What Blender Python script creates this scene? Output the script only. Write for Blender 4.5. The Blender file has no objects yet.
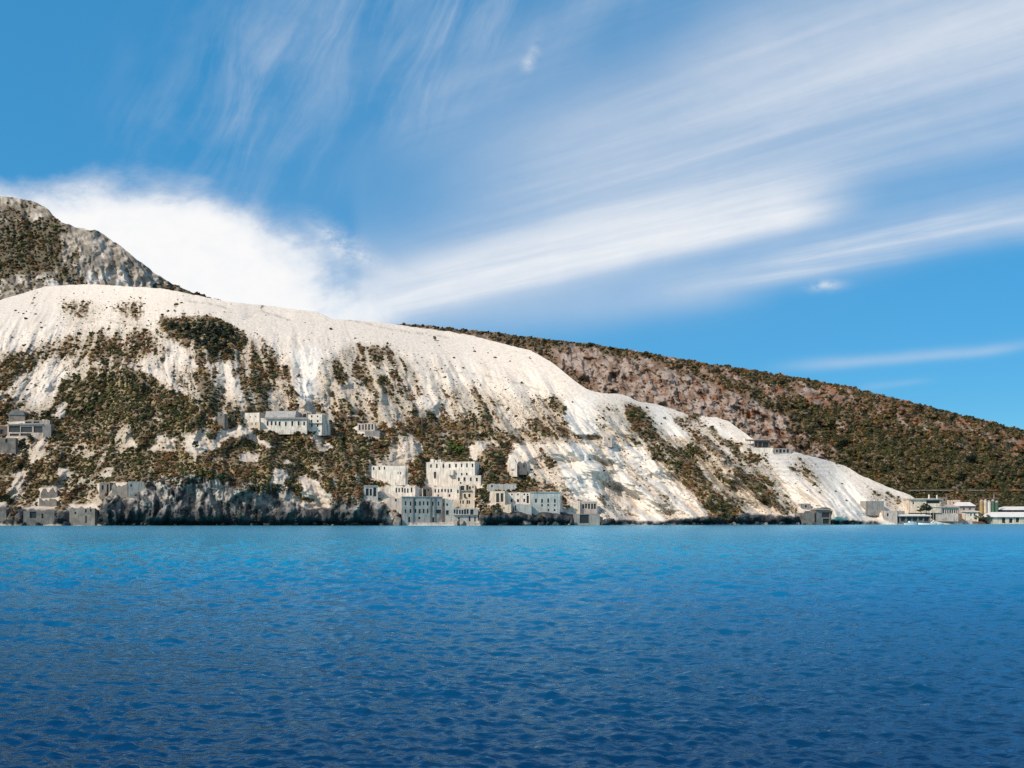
import bpy, math, random
import numpy as np
from mathutils import Vector, Matrix

random.seed(7)
RNG = np.random.default_rng(11)
F, CX, HY, CAMH = 900.0, 512.0, 516.0, 4.0      # focal length in px, centre column, horizon row, eye height (m)
SC = bpy.context.scene
COL = SC.collection
R = math.radians

# ------------------------------------------------------------------ noise
_perm = np.random.default_rng(3).permutation(256)
_perm = np.concatenate([_perm, _perm, _perm])
_ang = np.random.default_rng(4).uniform(0, 2 * np.pi, 256)
_gx, _gy = np.cos(_ang), np.sin(_ang)


def perlin(x, y, seed=0):
    x = np.asarray(x, float) + seed * 17.31
    y = np.asarray(y, float) + seed * 9.77
    xi = np.floor(x).astype(int); yi = np.floor(y).astype(int)
    xf = x - xi; yf = y - yi
    u = xf ** 3 * (xf * (xf * 6 - 15) + 10); v = yf ** 3 * (yf * (yf * 6 - 15) + 10)
    X = xi & 255; Y = yi & 255

    def g(ix, iy, dx, dy):
        h = _perm[_perm[ix & 255] + (iy & 255)]
        return _gx[h] * dx + _gy[h] * dy
    a = g(X, Y, xf, yf); b = g(X + 1, Y, xf - 1, yf)
    c = g(X, Y + 1, xf, yf - 1); d = g(X + 1, Y + 1, xf - 1, yf - 1)
    return ((a + (b - a) * u) * (1 - v) + (c + (d - c) * u) * v) * 1.5


def fbm(x, y, seed=0, octs=4, gain=0.5):
    s = 0; a = 1; t = 0
    for o in range(octs):
        s = s + a * perlin(np.asarray(x) * 2 ** o, np.asarray(y) * 2 ** o, seed + o * 3)
        t += a; a *= gain
    return s / t


def ridged(x, y, seed=0, octs=3):
    s = 0; a = 1; t = 0
    for o in range(octs):
        s = s + a * (1 - 2 * np.abs(perlin(np.asarray(x) * 2 ** o, np.asarray(y) * 2 ** o, seed + o * 5)))
        t += a; a *= 0.5
    return s / t


def smooth(e0, e1, x):
    t = np.clip((x - e0) / (e1 - e0), 0, 1)
    return t * t * (3 - 2 * t)


# ------------------------------------------------------------------ maps of the hillside, one cell per px
MX0, MY0, MW, MH = -420, 180, 1860, 360
_gxx, _gyy = np.meshgrid(np.arange(MX0, MX0 + MW), np.arange(MY0, MY0 + MH))


def blur(a, r):
    r = int(r)
    if r < 1:
        return a
    for _ in range(2):
        for ax in (0, 1):
            p = np.pad(a, [(r + 1, r) if k == ax else (0, 0) for k in (0, 1)], mode='edge')
            c = np.cumsum(p, axis=ax)
            n = a.shape[ax]
            hi = np.take(c, np.arange(2 * r + 1, 2 * r + 1 + n), axis=ax)
            lo = np.take(c, np.arange(0, n), axis=ax)
            a = (hi - lo) / (2 * r + 1)
    return a


def inside(pts):
    m = np.zeros(_gxx.shape, bool)
    n = len(pts)
    for i in range(n):
        x0, y0 = pts[i]; x1, y1 = pts[(i + 1) % n]
        if y0 == y1:
            continue
        c = ((_gyy < y0) != (_gyy < y1)) & (_gxx < (x1 - x0) * (_gyy - y0) / (y1 - y0) + x0)
        m ^= c
    return m


def paint(mp, pts, val, feather=3, mode='set'):
    w = blur(inside(pts).astype(float), feather)
    if mode == 'set':
        return mp * (1 - w) + val * w
    return mp + val * w


def rect(x0, y0, x1, y1):
    return [(x0, y0), (x1, y0), (x1, y1), (x0, y1)]


def sample(mp, px, py):
    x = np.clip(np.asarray(px, float) - MX0, 0, MW - 1.001); y = np.clip(np.asarray(py, float) - MY0, 0, MH - 1.001)
    xi = x.astype(int); yi = y.astype(int); fx = x - xi; fy = y - yi
    return (mp[yi, xi] * (1 - fx) + mp[yi, xi + 1] * fx) * (1 - fy) + (mp[yi + 1, xi] * (1 - fx) + mp[yi + 1, xi + 1] * fx) * fy


# ------------------------------------------------------------------ materials
def new_mat(name):
    m = bpy.data.materials.new(name); m.use_nodes = True
    nt = m.node_tree; b = nt.nodes['Principled BSDF']
    return m, nt, b


def plaster(name, col, var=0.25, rough=0.9, streak=True, dark=(0.10, 0.09, 0.08)):
    """Weathered wall: mottled base, rain streaks, grime."""
    m, nt, b = new_mat(name)
    N, L = nt.nodes, nt.links
    tc = N.new('ShaderNodeTexCoord')
    n1 = N.new('ShaderNodeTexNoise'); n1.inputs['Scale'].default_value = 0.35; n1.inputs['Detail'].default_value = 8
    L.new(tc.outputs['Object'], n1.inputs['Vector'])
    mp = N.new('ShaderNodeMapping'); mp.inputs['Scale'].default_value = (1.6, 1.6, 0.18)
    L.new(tc.outputs['Object'], mp.inputs['Vector'])
    n2 = N.new('ShaderNodeTexNoise'); n2.inputs['Scale'].default_value = 1.0; n2.inputs['Detail'].default_value = 5
    L.new(mp.outputs['Vector'], n2.inputs['Vector'])
    r1 = N.new('ShaderNodeValToRGB'); r1.color_ramp.elements[0].position = 0.33; r1.color_ramp.elements[1].position = 0.68
    r1.color_ramp.elements[0].color = tuple(c * (1 - var) for c in col) + (1,)
    r1.color_ramp.elements[1].color = tuple(min(1, c * (1 + var * .5)) for c in col) + (1,)
    L.new(n1.outputs['Fac'], r1.inputs['Fac'])
    r2 = N.new('ShaderNodeValToRGB'); r2.color_ramp.elements[0].position = 0.47; r2.color_ramp.elements[1].position = 0.72
    r2.color_ramp.elements[0].color = (0, 0, 0, 1); r2.color_ramp.elements[1].color = (.55, .55, .55, 1)
    L.new(n2.outputs['Fac'], r2.inputs['Fac'])
    mx = N.new('ShaderNodeMixRGB'); mx.inputs['Color2'].default_value = dark + (1,)
    if streak:
        L.new(r2.outputs['Color'], mx.inputs['Fac'])
    else:
        mx.inputs['Fac'].default_value = 0
    n3 = N.new('ShaderNodeTexNoise'); n3.inputs['Scale'].default_value = .22; n3.inputs['Detail'].default_value = 10; n3.inputs['Roughness'].default_value = .7
    L.new(tc.outputs['Object'], n3.inputs['Vector'])
    r3 = N.new('ShaderNodeValToRGB'); r3.color_ramp.elements[0].position = .56; r3.color_ramp.elements[1].position = .61
    r3.color_ramp.elements[0].color = (0, 0, 0, 1); r3.color_ramp.elements[1].color = (.75, .75, .75, 1)
    L.new(n3.outputs['Fac'], r3.inputs['Fac'])
    m3 = N.new('ShaderNodeMixRGB'); m3.inputs['Color2'].default_value = (col[0] * .50, col[1] * .46, col[2] * .42, 1)   # plaster fallen off
    if streak: L.new(r3.outputs['Color'], m3.inputs['Fac'])
    else: m3.inputs['Fac'].default_value = 0
    L.new(r1.outputs['Color'], m3.inputs['Color1']); L.new(m3.outputs['Color'], mx.inputs['Color1'])
    L.new(mx.outputs['Color'], b.inputs['Base Color'])
    b.inputs['Roughness'].default_value = rough
    bp = N.new('ShaderNodeBump'); bp.inputs['Strength'].default_value = 0.3; bp.inputs['Distance'].default_value = 0.08
    L.new(n1.outputs['Fac'], bp.inputs['Height']); L.new(bp.outputs['Normal'], b.inputs['Normal'])
    return m


M = {
    'white': plaster('white_plaster', (.80, .70, .59), .2),
    'cream': plaster('cream_plaster', (.68, .56, .43), .22),
    'blue': plaster('blue_grey_plaster', (.33, .32, .295), .25, dark=(.06, .08, .10)),
    'paleblue': plaster('pale_blue_plaster', (.50, .475, .43), .22, dark=(.12, .15, .17)),
    'grey': plaster('grey_concrete', (.33, .30, .27), .25),
    'dgrey': plaster('dark_grey_concrete', (.17, .17, .17), .3),
    'brown': plaster('brown_wall', (.15, .11, .09), .3),
    'pink': plaster('pale_pink_concrete', (.52, .43, .37), .22),
    'stone': plaster('ruin_masonry', (.235, .20, .17), .45),
    'roofgrey': plaster('grey_roofing', (.40, .37, .34), .15),
    'roofwhite': plaster('white_roofing', (.68, .63, .58), .12, .8, False),
    'yellow': plaster('yellow_paint', (.42, .30, .12), .2),
    'green': plaster('green_paint', (.07, .15, .10), .2),
    'boatwhite': plaster('boat_paint', (.85, .85, .85), .04, .3, False),
    'wood': plaster('weathered_wood', (.18, .12, .08), .3),
    'rust': plaster('rusty_steel', (.24, .10, .06), .35),
}
m, nt, b = new_mat('dark_opening'); M['unlit_infill'] = m  # near-black sheet that stands in for the unlit inside of openings
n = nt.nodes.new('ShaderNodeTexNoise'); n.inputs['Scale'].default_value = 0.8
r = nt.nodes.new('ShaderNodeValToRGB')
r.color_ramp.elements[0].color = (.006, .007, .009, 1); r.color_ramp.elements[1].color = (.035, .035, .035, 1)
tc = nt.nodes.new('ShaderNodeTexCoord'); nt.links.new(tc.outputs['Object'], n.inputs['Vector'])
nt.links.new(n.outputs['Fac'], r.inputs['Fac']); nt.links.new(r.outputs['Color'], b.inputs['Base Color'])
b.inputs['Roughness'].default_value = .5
m, nt, b = new_mat('boat_glass'); M['glass'] = m
b.inputs['Base Color'].default_value = (.02, .03, .04, 1); b.inputs['Roughness'].default_value = .08


def attr_mat(name, rough=0.95, scale=1.2, var=0.35, bump=0.35, dist=.25):
    """Ground or foliage: the colour it has (mesh attribute) broken up by fine noise."""
    m, nt, b = new_mat(name); N, L = nt.nodes, nt.links
    at = N.new('ShaderNodeAttribute'); at.attribute_name = 'tint'
    tc = N.new('ShaderNodeTexCoord')
    n1 = N.new('ShaderNodeTexNoise'); n1.inputs['Scale'].default_value = scale; n1.inputs['Detail'].default_value = 9
    n1.inputs['Roughness'].default_value = .65
    L.new(tc.outputs['Object'], n1.inputs['Vector'])
    mr = N.new('ShaderNodeMapRange'); mr.inputs['From Min'].default_value = .3; mr.inputs['From Max'].default_value = .7
    mr.inputs['To Min'].default_value = 1 - var; mr.inputs['To Max'].default_value = 1 + var * .6
    L.new(n1.outputs['Fac'], mr.inputs['Value'])
    mx = N.new('ShaderNodeVectorMath'); mx.operation = 'SCALE'
    L.new(at.outputs['Color'], mx.inputs[0]); L.new(mr.outputs['Result'], mx.inputs['Scale'])
    L.new(mx.outputs['Vector'], b.inputs['Base Color'])
    b.inputs['Roughness'].default_value = rough
    b.inputs['Specular IOR Level'].default_value = .15
    if bump:
        bp = N.new('ShaderNodeBump'); bp.inputs['Strength'].default_value = bump; bp.inputs['Distance'].default_value = dist
        L.new(n1.outputs['Fac'], bp.inputs['Height']); L.new(bp.outputs['Normal'], b.inputs['Normal'])
    return m


M['ground'] = attr_mat('hillside_ground', .95, .6, .22, .5, .6)
M['leaf'] = attr_mat('shrub_foliage', .8, 1.3, .6, .5, .3)
M['rock'] = attr_mat('shore_rock', .85, .8, .4, .6, .4)
m, nt, b = new_mat('bark'); M['bark'] = m
b.inputs['Base Color'].default_value = (.07, .05, .035, 1); b.inputs['Roughness'].default_value = .95


# ------------------------------------------------------------------ mesh helpers
def np_mesh(name, verts, faces_flat, nper, mats, tint=None, smooth_shade=False):
    """Mesh from arrays; every face has nper corners."""
    me = bpy.data.meshes.new(name)
    nv = len(verts); nf = len(faces_flat) // nper
    me.vertices.add(nv); me.vertices.foreach_set('co', np.ascontiguousarray(verts, np.float32).ravel())
    me.loops.add(nf * nper); me.loops.foreach_set('vertex_index', np.ascontiguousarray(faces_flat, np.int32))
    me.polygons.add(nf); me.polygons.foreach_set('loop_start', np.arange(0, nf * nper, nper, dtype=np.int32))
    me.polygons.foreach_set('loop_total', np.full(nf, nper, np.int32))
    me.polygons.foreach_set('use_smooth', np.full(nf, smooth_shade, bool))
    for mt in mats:
        me.materials.append(mt)
    if tint is not None:
        a = me.attributes.new('tint', 'FLOAT_COLOR', 'POINT')
        c = np.ones((nv, 4), np.float32); c[:, :3] = tint
        a.data.foreach_set('color', c.ravel())
    me.update(calc_edges=True)
    return me


def link(name, data, parent=None, loc=None):
    o = bpy.data.objects.new(name, data); COL.objects.link(o)
    if parent:
        o.parent = parent
    if loc is not None:
        o.location = loc
    return o


def tag(o, label=None, cat=None, group=None, kind=None):
    if label: o['label'] = label
    if cat: o['category'] = cat
    if group: o['group'] = group
    if kind: o['kind'] = kind
    return o


class MB:
    def __init__(s):
        s.v = []; s.f = []; s.m = []

    def quad(s, a, b, c, d, mi=0):
        i = len(s.v); s.v += [a, b, c, d]; s.f.append((i, i + 1, i + 2, i + 3)); s.m.append(mi)

    def box(s, x0, x1, y0, y1, z0, z1, mi=0):
        i = len(s.v)
        s.v += [(x, y, z) for z in (z0, z1) for y in (y0, y1) for x in (x0, x1)]
        for f in ((0, 2, 3, 1), (4, 5, 7, 6), (0, 1, 5, 4), (2, 6, 7, 3), (0, 4, 6, 2), (1, 3, 7, 5)):
            s.f.append(tuple(i + k for k in f)); s.m.append(mi)

    def prism(s, prof, x0, x1, mi=0):
        """profile of (y, z) extruded along x"""
        i = len(s.v); n = len(prof)
        s.v += [(x0, y, z) for y, z in prof] + [(x1, y, z) for y, z in prof]
        for k in range(n):
            k2 = (k + 1) % n
            s.f.append((i + k, i + k2, i + n + k2, i + n + k)); s.m.append(mi)
        s.f.append(tuple(i + k for k in range(n - 1, -1, -1))); s.m.append(mi)
        s.f.append(tuple(i + n + k for k in range(n))); s.m.append(mi)

    def tube(s, p, q, r0, r1, n=8, mi=0):
        p = Vector(p); q = Vector(q); ax = (q - p).normalized()
        u = ax.orthogonal().normalized(); w = ax.cross(u); i = len(s.v)
        for c, rr in ((p, r0), (q, r1)):
            for k in range(n):
                t = 2 * math.pi * k / n
                s.v.append(tuple(c + u * (rr * math.cos(t)) + w * (rr * math.sin(t))))
        for k in range(n):
            k2 = (k + 1) % n
            s.f.append((i + k, i + k2, i + n + k2, i + n + k)); s.m.append(mi)
        s.f.append(tuple(i + k for k in range(n - 1, -1, -1))); s.m.append(mi)
        s.f.append(tuple(i + n + k for k in range(n))); s.m.append(mi)

    def mesh(s, name, mats):
        me = bpy.data.meshes.new(name); me.from_pydata(s.v, [], s.f)
        for mt in mats: me.materials.append(mt)
        me.polygons.foreach_set('material_index', s.m); me.update()
        return me

    def build(s, name, mats, parent=None):
        if not isinstance(mats, (list, tuple)): mats = [mats]
        return link(name, s.mesh(name, mats), parent)


# ------------------------------------------------------------------ buildings, measured on the photograph
def row(xs, w, y0, y1):
    return [(x - w / 2, x + w / 2, y0, y1) for x in xs]


# name, label, category, x0, x1, top, bottom, depth, turn (deg, + faces left), wall material, openings, options
B = []


def add(name, label, cat, x0, x1, top, bot, depth, turn, mat, holes=(), **kw):
    B.append(dict(name=name, label=label, cat=cat, x0=x0, x1=x1, top=top, bot=bot, depth=depth, turn=turn, mat=mat, holes=list(holes), **kw))


GT = 'derelict quarry buildings stacked above the waterline'
# --- stacked town, front and centre
add('derelict_factory', 'long white top building of the stacked ruins with eight small windows in one row', 'building', 426, 475, 462, 484, 8, 12, 'white',
    row([430.7, 436.6, 443.4, 449.6, 456, 461.7, 467.2, 472.7], 1.7, 463.8, 467.6) + row([461.9, 466.9], 1.7, 473, 475.4) + [(433.6, 436, 472, 478.5)],
    group=GT, parapet=[(430, 433.6), (434.6, 437), (438, 440.5)], porch=(448.9, 454.3, 469.7, 475.5))
add('derelict_house', 'white terrace house with two wide dark openings, under the top factory', 'building', 441, 455.8, 476, 485.5, 6, 12, 'white',
    [(443.7, 449.1, 477, 480), (450.8, 454.9, 477, 480)] + row([442, 446, 451], 1.4, 482, 483.6), group=GT)
add('derelict_house', 'white cube house with four windows at the right edge of the stack', 'building', 456.2, 481, 475.5, 487.5, 6, 8, 'white',
    row([458.7, 464.5, 470.8, 476.9], 1.9, 477.6, 481) + row([460.6], 1.6, 482, 483.6), group=GT)
add('derelict_workshop', 'low arcaded wing with six narrow dark openings, left of the stack', 'building', 385.5, 415.6, 484.2, 497.2, 6, 10, 'white',
    row([396.2, 399, 402.4, 405.1, 407.9, 411.7], 1.6, 488, 492.6), group=GT, ruin=.5)
add('derelict_house', 'small bright blank block joining the arcaded wing to a brown gap', 'building', 416, 423, 488, 497.6, 4, 16, 'cream',
    row([418.2, 421], 1, 494, 496.5), group=GT, ruin=.4)
add('derelict_shed', 'brown-toned shaded recess in the gap between the two white arcades', 'building', 423.2, 431.8, 486, 497, 5, -14, 'stone',
    [(424, 426.5, 490, 496.5), (427.6, 429, 489, 491)], group=GT, ruin=.5)  # brown wall colour stands in for the shade of this recess
add('derelict_workshop', 'white wing with a row of six round-headed windows in the middle tier', 'building', 432, 459.6, 484.5, 498, 6, 12, 'white',
    row([435, 438.6, 441.9, 445, 448.3, 451.3], 1.6, 489, 492.4) + row([458], 1.6, 490, 493) + row([437.9, 449.5], 1.6, 494.4, 496.8), group=GT, ruin=.25)
add('derelict_house', 'cream broken house with gaping balconies in the middle tier', 'building', 460, 475, 484, 498, 6, 8, 'cream',
    [(461, 464, 485.8, 490), (466.2, 468.4, 485.4, 490), (468.9, 470.9, 486, 489.6), (464, 466, 494, 497.4), (468.4, 470.6, 494, 497.4), (472.4, 473.4, 486, 488)],
    group=GT, ruin=.9, ledge=(460.5, 472, 490.6))
add('derelict_factory', 'large blue-grey three-storey factory with dark pilasters at the waterline', 'building', 402.5, 442, 497.3, 522, 8, -12, 'blue',
    row([406, 410.9, 415.6, 419.9, 423.7, 427.5, 432.5, 438.3], 1.6, 501.6, 505.4) + row([406, 410.9, 415.6, 419.9, 423.7, 427.5], 1.6, 509.3, 513.1)
    + [(435.9, 440.7, 509.3, 513.1), (408.6, 410.6, 517.4, 521.8), (432, 434, 517.6, 521.8), (418.6, 420.4, 516.8, 519)],
    group=GT, pilasters=[413.3, 430.2, 434.6], cornice=True)
add('gap_wall_strip', 'narrow brown wall strip in the gap between the blue factory and pale block', 'tower', 442.3, 444.8, 498.4, 522, 6, -10, 'brown', row([443.5], 1, 503, 506), group=GT)  # brown strip of wall closing the dark gap between two fronts
add('derelict_house', 'pale blue block with one dark square window beside the brown strip', 'building', 445, 453.2, 498.3, 522, 7, -10, 'paleblue',
    [(446.2, 449, 510, 514.4), (446.4, 448.2, 503.4, 506)], group=GT, ruin=.2)
add('derelict_house', 'cream house with crenellated broken top above the columned porch', 'building', 453.5, 474.6, 498, 508.2, 6, 8, 'cream',
    row([460.5, 463, 467.3, 469.4], 1.4, 500.4, 503.8), group=GT, ruin=1.0)
add('derelict_boathouse', 'blue-grey boathouse with a row of tall dark bays at the waterline', 'building', 453.4, 478, 508.4, 522.4, 6, -8, 'paleblue',
    row([454.8, 457.3, 460, 462.6, 465.2, 467.6], 1.9, 509.4, 514) + [(470, 473.6, 510, 514.4)] + row([459, 469.5, 475], 1.6, 516.8, 521.6), group=GT, ledge=(453.6, 477.8, 515))
add('derelict_house', 'small broken pale block on the cliff left of the blue factory', 'building', 386.5, 402, 497.2, 508, 5, 14, 'pink',
    row([395.8], 1.8, 499, 501.6), group=GT, ruin=.6)
add('ruined_wall', 'white ruined wall with three windows on the scrub slope above the arcade', 'ruin', 371, 406, 465.4, 479.5, 3, 14, 'white',
    row([373, 378.9, 384.3], 1.7, 466.7, 469.8) + row([398.4, 401], 1, 472, 474.6), group=GT, ruin=1.3)
add('pavilion', 'small pillared pavilion in scrub at the cliff edge left of town', 'pavilion', 364.5, 377.6, 486.4, 497.5, 4, -8, 'paleblue',
    [(366, 368.6, 488.4, 496.5), (369.8, 372, 488.4, 496.5), (373.2, 376.4, 488.4, 496.5)], cornice=True)
add('sea_wall', 'pale low quay wall along the foot of the blue factory', 'quay', 404, 480, 522.6, 525, 4, 0, 'pink', low=True)
# --- cluster right of the town
GR = 'derelict houses on the rocky point'
add('ruined_wall', 'low bluish wall above the roof of the house with two tall dark doorways', 'wall', 488, 515, 483.6, 489, 2, -10, 'paleblue', row([492], 1.6, 485, 487.4), ruin=.3)
add('derelict_house', 'cream house with two tall dark doorways on the rocky point', 'building', 490.4, 505, 491.2, 503.4, 6, 12, 'cream',
    [(496, 499, 493, 502), (500.8, 503.2, 493, 502)], group=GR)
add('derelict_house', 'grey-white middle house with two rows of three windows on the rocky point', 'building', 505.3, 530.2, 492.6, 503.4, 6, 2, 'white',
    row([511.8, 517.9, 524.3], 1.9, 499, 502) + row([511.8, 517.9, 524.3, 527.6], 1.6, 493.6, 495.4) + [(526.6, 529, 496, 503)], group=GR)
add('derelict_house', 'pale blue tall house with window rows at the right end of the rocky point', 'building', 530.5, 560, 492.6, 511.6, 7, -6, 'paleblue',
    row([536, 542.2, 548.2, 554.9], 1.9, 498.8, 502.5) + row([542.2, 548.2, 554.9], 1.7, 504.2, 506.3) + row([548.6, 554.8], 1.7, 509.2, 511.2), group=GR, cornice=True)
add('terrace_wall', 'cream terrace block below the house with tall doorways', 'wall', 501.4, 511.2, 503, 511.5, 4, 12, 'cream', row([504], 1, 507, 509), ruin=.3)
add('terrace_wall', 'bluish terrace block with a dark doorway under the middle house', 'wall', 514, 531.6, 503.6, 511.5, 4, -8, 'paleblue', [(513.9 + 1, 516.4, 505.6, 510.5)], ruin=.3)
add('ruined_lodge', 'open roofless lodge of five posts on the shore right of the rocky point', 'ruin', 580.2, 597.4, 501.4, 513.6, 5, -6, 'pink',
    row([583.2, 586.2, 589.2, 592.2, 595], 2.1, 503.8, 508.6))
add('ruined_wall', 'cream leaning wall beside the open five-post lodge', 'wall', 571.6, 579.9, 501, 513, 4, 16, 'cream', (), ruin=.9)
add('boat_store', 'low shore wall with a big dark arch under the five-post lodge', 'boathouse', 574, 600, 513.8, 525, 4, -4, 'grey', [(580.2, 589.4, 514.9, 524)])
add('ruined_tower', 'bright gable-shaped ruin wall standing beside the white quarry face', 'ruin', 509.4, 517, 454, 471, 2, 18, 'white', (), gable_ruin=True, ruin=.3)
add('ruined_wall', 'low brown roofless wall behind the gable-shaped ruin', 'ruin', 518, 527, 460, 469, 2, -16, 'stone', row([524], 1.4, 464.5, 467), ruin=1.6)
# --- long building half way up
GM = 'pale buildings of the mid-slope complex'
add('derelict_house', 'white flat-roofed block at the left end of the mid-slope complex', 'building', 244.4, 260, 412.8, 421.6, 7, 14, 'white', row([250, 256], 1, 416, 417.6), group=GM)
add('derelict_house', 'low yellowish basement block under the white left end of the mid-slope complex', 'building', 247.8, 260.2, 421.9, 427, 5, 12, 'cream', row([252, 256], 1, 423, 425), group=GM)
add('derelict_hall', 'long hall with big grey sloping roof and seven dark bays, mid-slope', 'building', 260.4, 307, 418, 428.8, 12, 2, 'white',
    row([267.6, 271.5, 275.7, 279.6, 285.9, 292.3, 298.8, 304.4], 1.8, 421.6, 425.6), group=GM, shed_roof=(265, 295.4, 410.6, 418.2))
add('derelict_house', 'open-framed upper storey with dark bays between grey roof and right block', 'building', 295.8, 307, 412.4, 421, 6, 4, 'pink',
    [(297, 301.4, 414, 416.2), (303.2, 306.3, 413.6, 418), (297, 301.4, 418, 420)], group=GM)
add('derelict_house', 'white two-storey block with a balcony line at the right end of the mid-slope complex', 'building', 307.4, 322.2, 414.4, 430, 8, 8, 'white',
    row([311.6, 317.7], 1.7, 415.4, 417.4) + row([311.6, 317.7], 1.7, 420, 422) + row([311.6, 317.7], 1.7, 424.2, 427), group=GM, ledge=(307.6, 322, 423.4))
add('derelict_shed', 'small plain white annex at the foot of the right mid-slope block', 'shed', 322.5, 327.4, 423.6, 430, 4, 10, 'white', (), group=GM)
add('stone_tower', 'small beige square stone tower in scrub left of the mid-slope complex', 'tower', 217.4, 224.8, 411.6, 426, 3, 12, 'stone', row([221], 1.2, 414, 416), ruin=.5)
add('colonnade_ruin', 'short pale row of columns on a stone ledge right of the mid-slope complex', 'ruin', 357.4, 375, 423.4, 431.5, 4, 10, 'pink',
    row([359.6, 362.8, 366, 369.2, 372.4], 1.6, 424.4, 430), ruin=.6)
add('retaining_wall', 'grey retaining slab under the short row of columns', 'wall', 365, 379.4, 430.4, 435.4, 3, -6, 'grey', (), ruin=.3)
# --- left side
add('concrete_building', 'unfinished grey concrete building with three large dark bays at the far left', 'building', 7, 43.6, 424, 437, 7, 2, 'pink',
    [(9.1, 19.2, 426.4, 432.2), (21, 31.6, 426.4, 432.2), (33.3, 42.4, 426.4, 432.2), (9.1, 19.2, 433.4, 435.8), (21, 31.6, 433.4, 435.8)], ledge=(7.2, 43.4, 424.4))
add('concrete_block', 'grey upper block with slit openings on the three-bay concrete building', 'building', 24.6, 50, 420.4, 424.2, 4, 0, 'grey', [(26, 31.6, 421.4, 423.2), (33.8, 39.6, 421.4, 423.2)])
add('concrete_annex', 'blank grey annex at the right side of the three-bay concrete building', 'building', 43.9, 50.6, 424.4, 437, 6, -14, 'grey', ())
add('concrete_annex', 'dark brown annex at the left side of the three-bay concrete building', 'building', -14, 6.6, 426, 435.4, 6, -6, 'brown', [(0, 3, 429, 434)])
add('gabled_barn', 'grey ruined barn with arched gable roof above the three-bay concrete building', 'barn', 9, 24.6, 415, 421, 7, -4, 'stone', (), arch=True)
add('retaining_wall', 'tall stained grey retaining wall with one small hole under the brown annex', 'wall', -30, 13.6, 437.6, 453, 3, -10, 'stone', [(4, 6.2, 439, 442)])
add('cliff_house', 'small grey house with two dark windows on the cliff edge', 'building', 99, 110.4, 482.4, 493.2, 5, 8, 'stone',
    [(101.4, 103.8, 485.6, 489.6), (106.6, 109, 484.6, 492)])
add('ruined_wall', 'grey roofless wall beside the two-window cliff house', 'ruin', 110.8, 128.6, 482, 494.6, 4, 14, 'stone', (), ruin=.8)
add('concrete_annex', 'shaded flat block at the end of the cliff house wall', 'building', 128.9, 143.6, 481.5, 491, 5, -14, 'blue', row([131.6], 1.4, 484, 487))
add('ruined_wall', 'broken grey wall high above the left shore ruins', 'ruin', 41, 57, 487, 497.4, 4, -6, 'stone', (), ruin=1.0)
add('shore_ruin', 'dark grey roofless shore ruin with one wide hole', 'ruin', 25, 53, 507, 524, 4, -12, 'stone', [(30, 37, 512, 517.6), (41, 43, 514, 518)], ruin=2.0)
add('ruined_wall', 'pale broken upper wall directly over the dark grey shore ruin', 'ruin', 38.6, 57, 497.6, 505.6, 4, 6, 'stone', (), ruin=1.0)
add('shore_ruin', 'pale grey shore ruin with slit openings and a ragged top', 'ruin', 68.6, 95.6, 504, 524.4, 6, 6, 'stone',
    [(85.2, 87, 509, 512.6), (85.4, 87, 515, 523), (90.4, 92, 509, 511.4), (74, 76, 512, 514)], ruin=1.9)
add('shore_ruin', 'dark broken block at the waterline, leftmost of the shore ruins', 'ruin', -16, 5, 503, 521, 5, -12, 'stone', (), ruin=.8)
# --- road and quarry right of the middle
add('roadside_hut', 'tiny grey hut on the road above the white quarry face', 'hut', 604, 612, 436.6, 442, 3, 6, 'pink', row([609], 1.2, 438, 440))
add('roadside_hut', 'tiny cream hut on the road at the quarry top', 'hut', 743.4, 747.2, 444.4, 450.4, 3, 10, 'cream', ())
add('quarry_shed', 'dark open shed with a flat roof on the quarry terrace', 'shed', 757, 770, 440.6, 448, 5, -4, 'brown', [(758, 762, 442, 447), (763, 769, 442, 447)], slab=(748.5, 770.6, 438.4, 440.4))
add('quarry_wall', 'white loading wall below the dark open quarry shed', 'wall', 752.4, 772.4, 447.8, 452.4, 3, 6, 'white', ())
add('quarry_fence', 'grey concrete fence of open squares on the terrace right of the loading wall', 'fence', 774.4, 791, 448.4, 453.4, 2, 0, 'grey',
    row([777, 780.6, 784.2, 787.8], 2.4, 449.4, 452.6))
add('boathouse', 'grey concrete boathouse on stilts at the foot of the quarry', 'boathouse', 816, 831, 510, 524.8, 6, -8, 'dgrey',
    [(821, 829.8, 512.6, 517.2), (823, 830, 518.2, 524)], slab=(815.4, 831.6, 508.6, 510))
add('shore_wall', 'brown-grey shore wall left of the stilted boathouse', 'wall', 800.8, 815, 510, 521, 3, -10, 'stone', (), ruin=.6)
add('quarry_hut', 'low dark hut above the brown-grey shore wall', 'hut', 801.5, 811, 503.6, 508.6, 4, -4, 'grey', row([806], 2, 505, 507.4))
add('quarry_bunker', 'greenish grey flat-topped bunker on the white slope', 'bunker', 866.6, 884.6, 501, 510, 6, -10, 'grey', (), rails=True)
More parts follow.
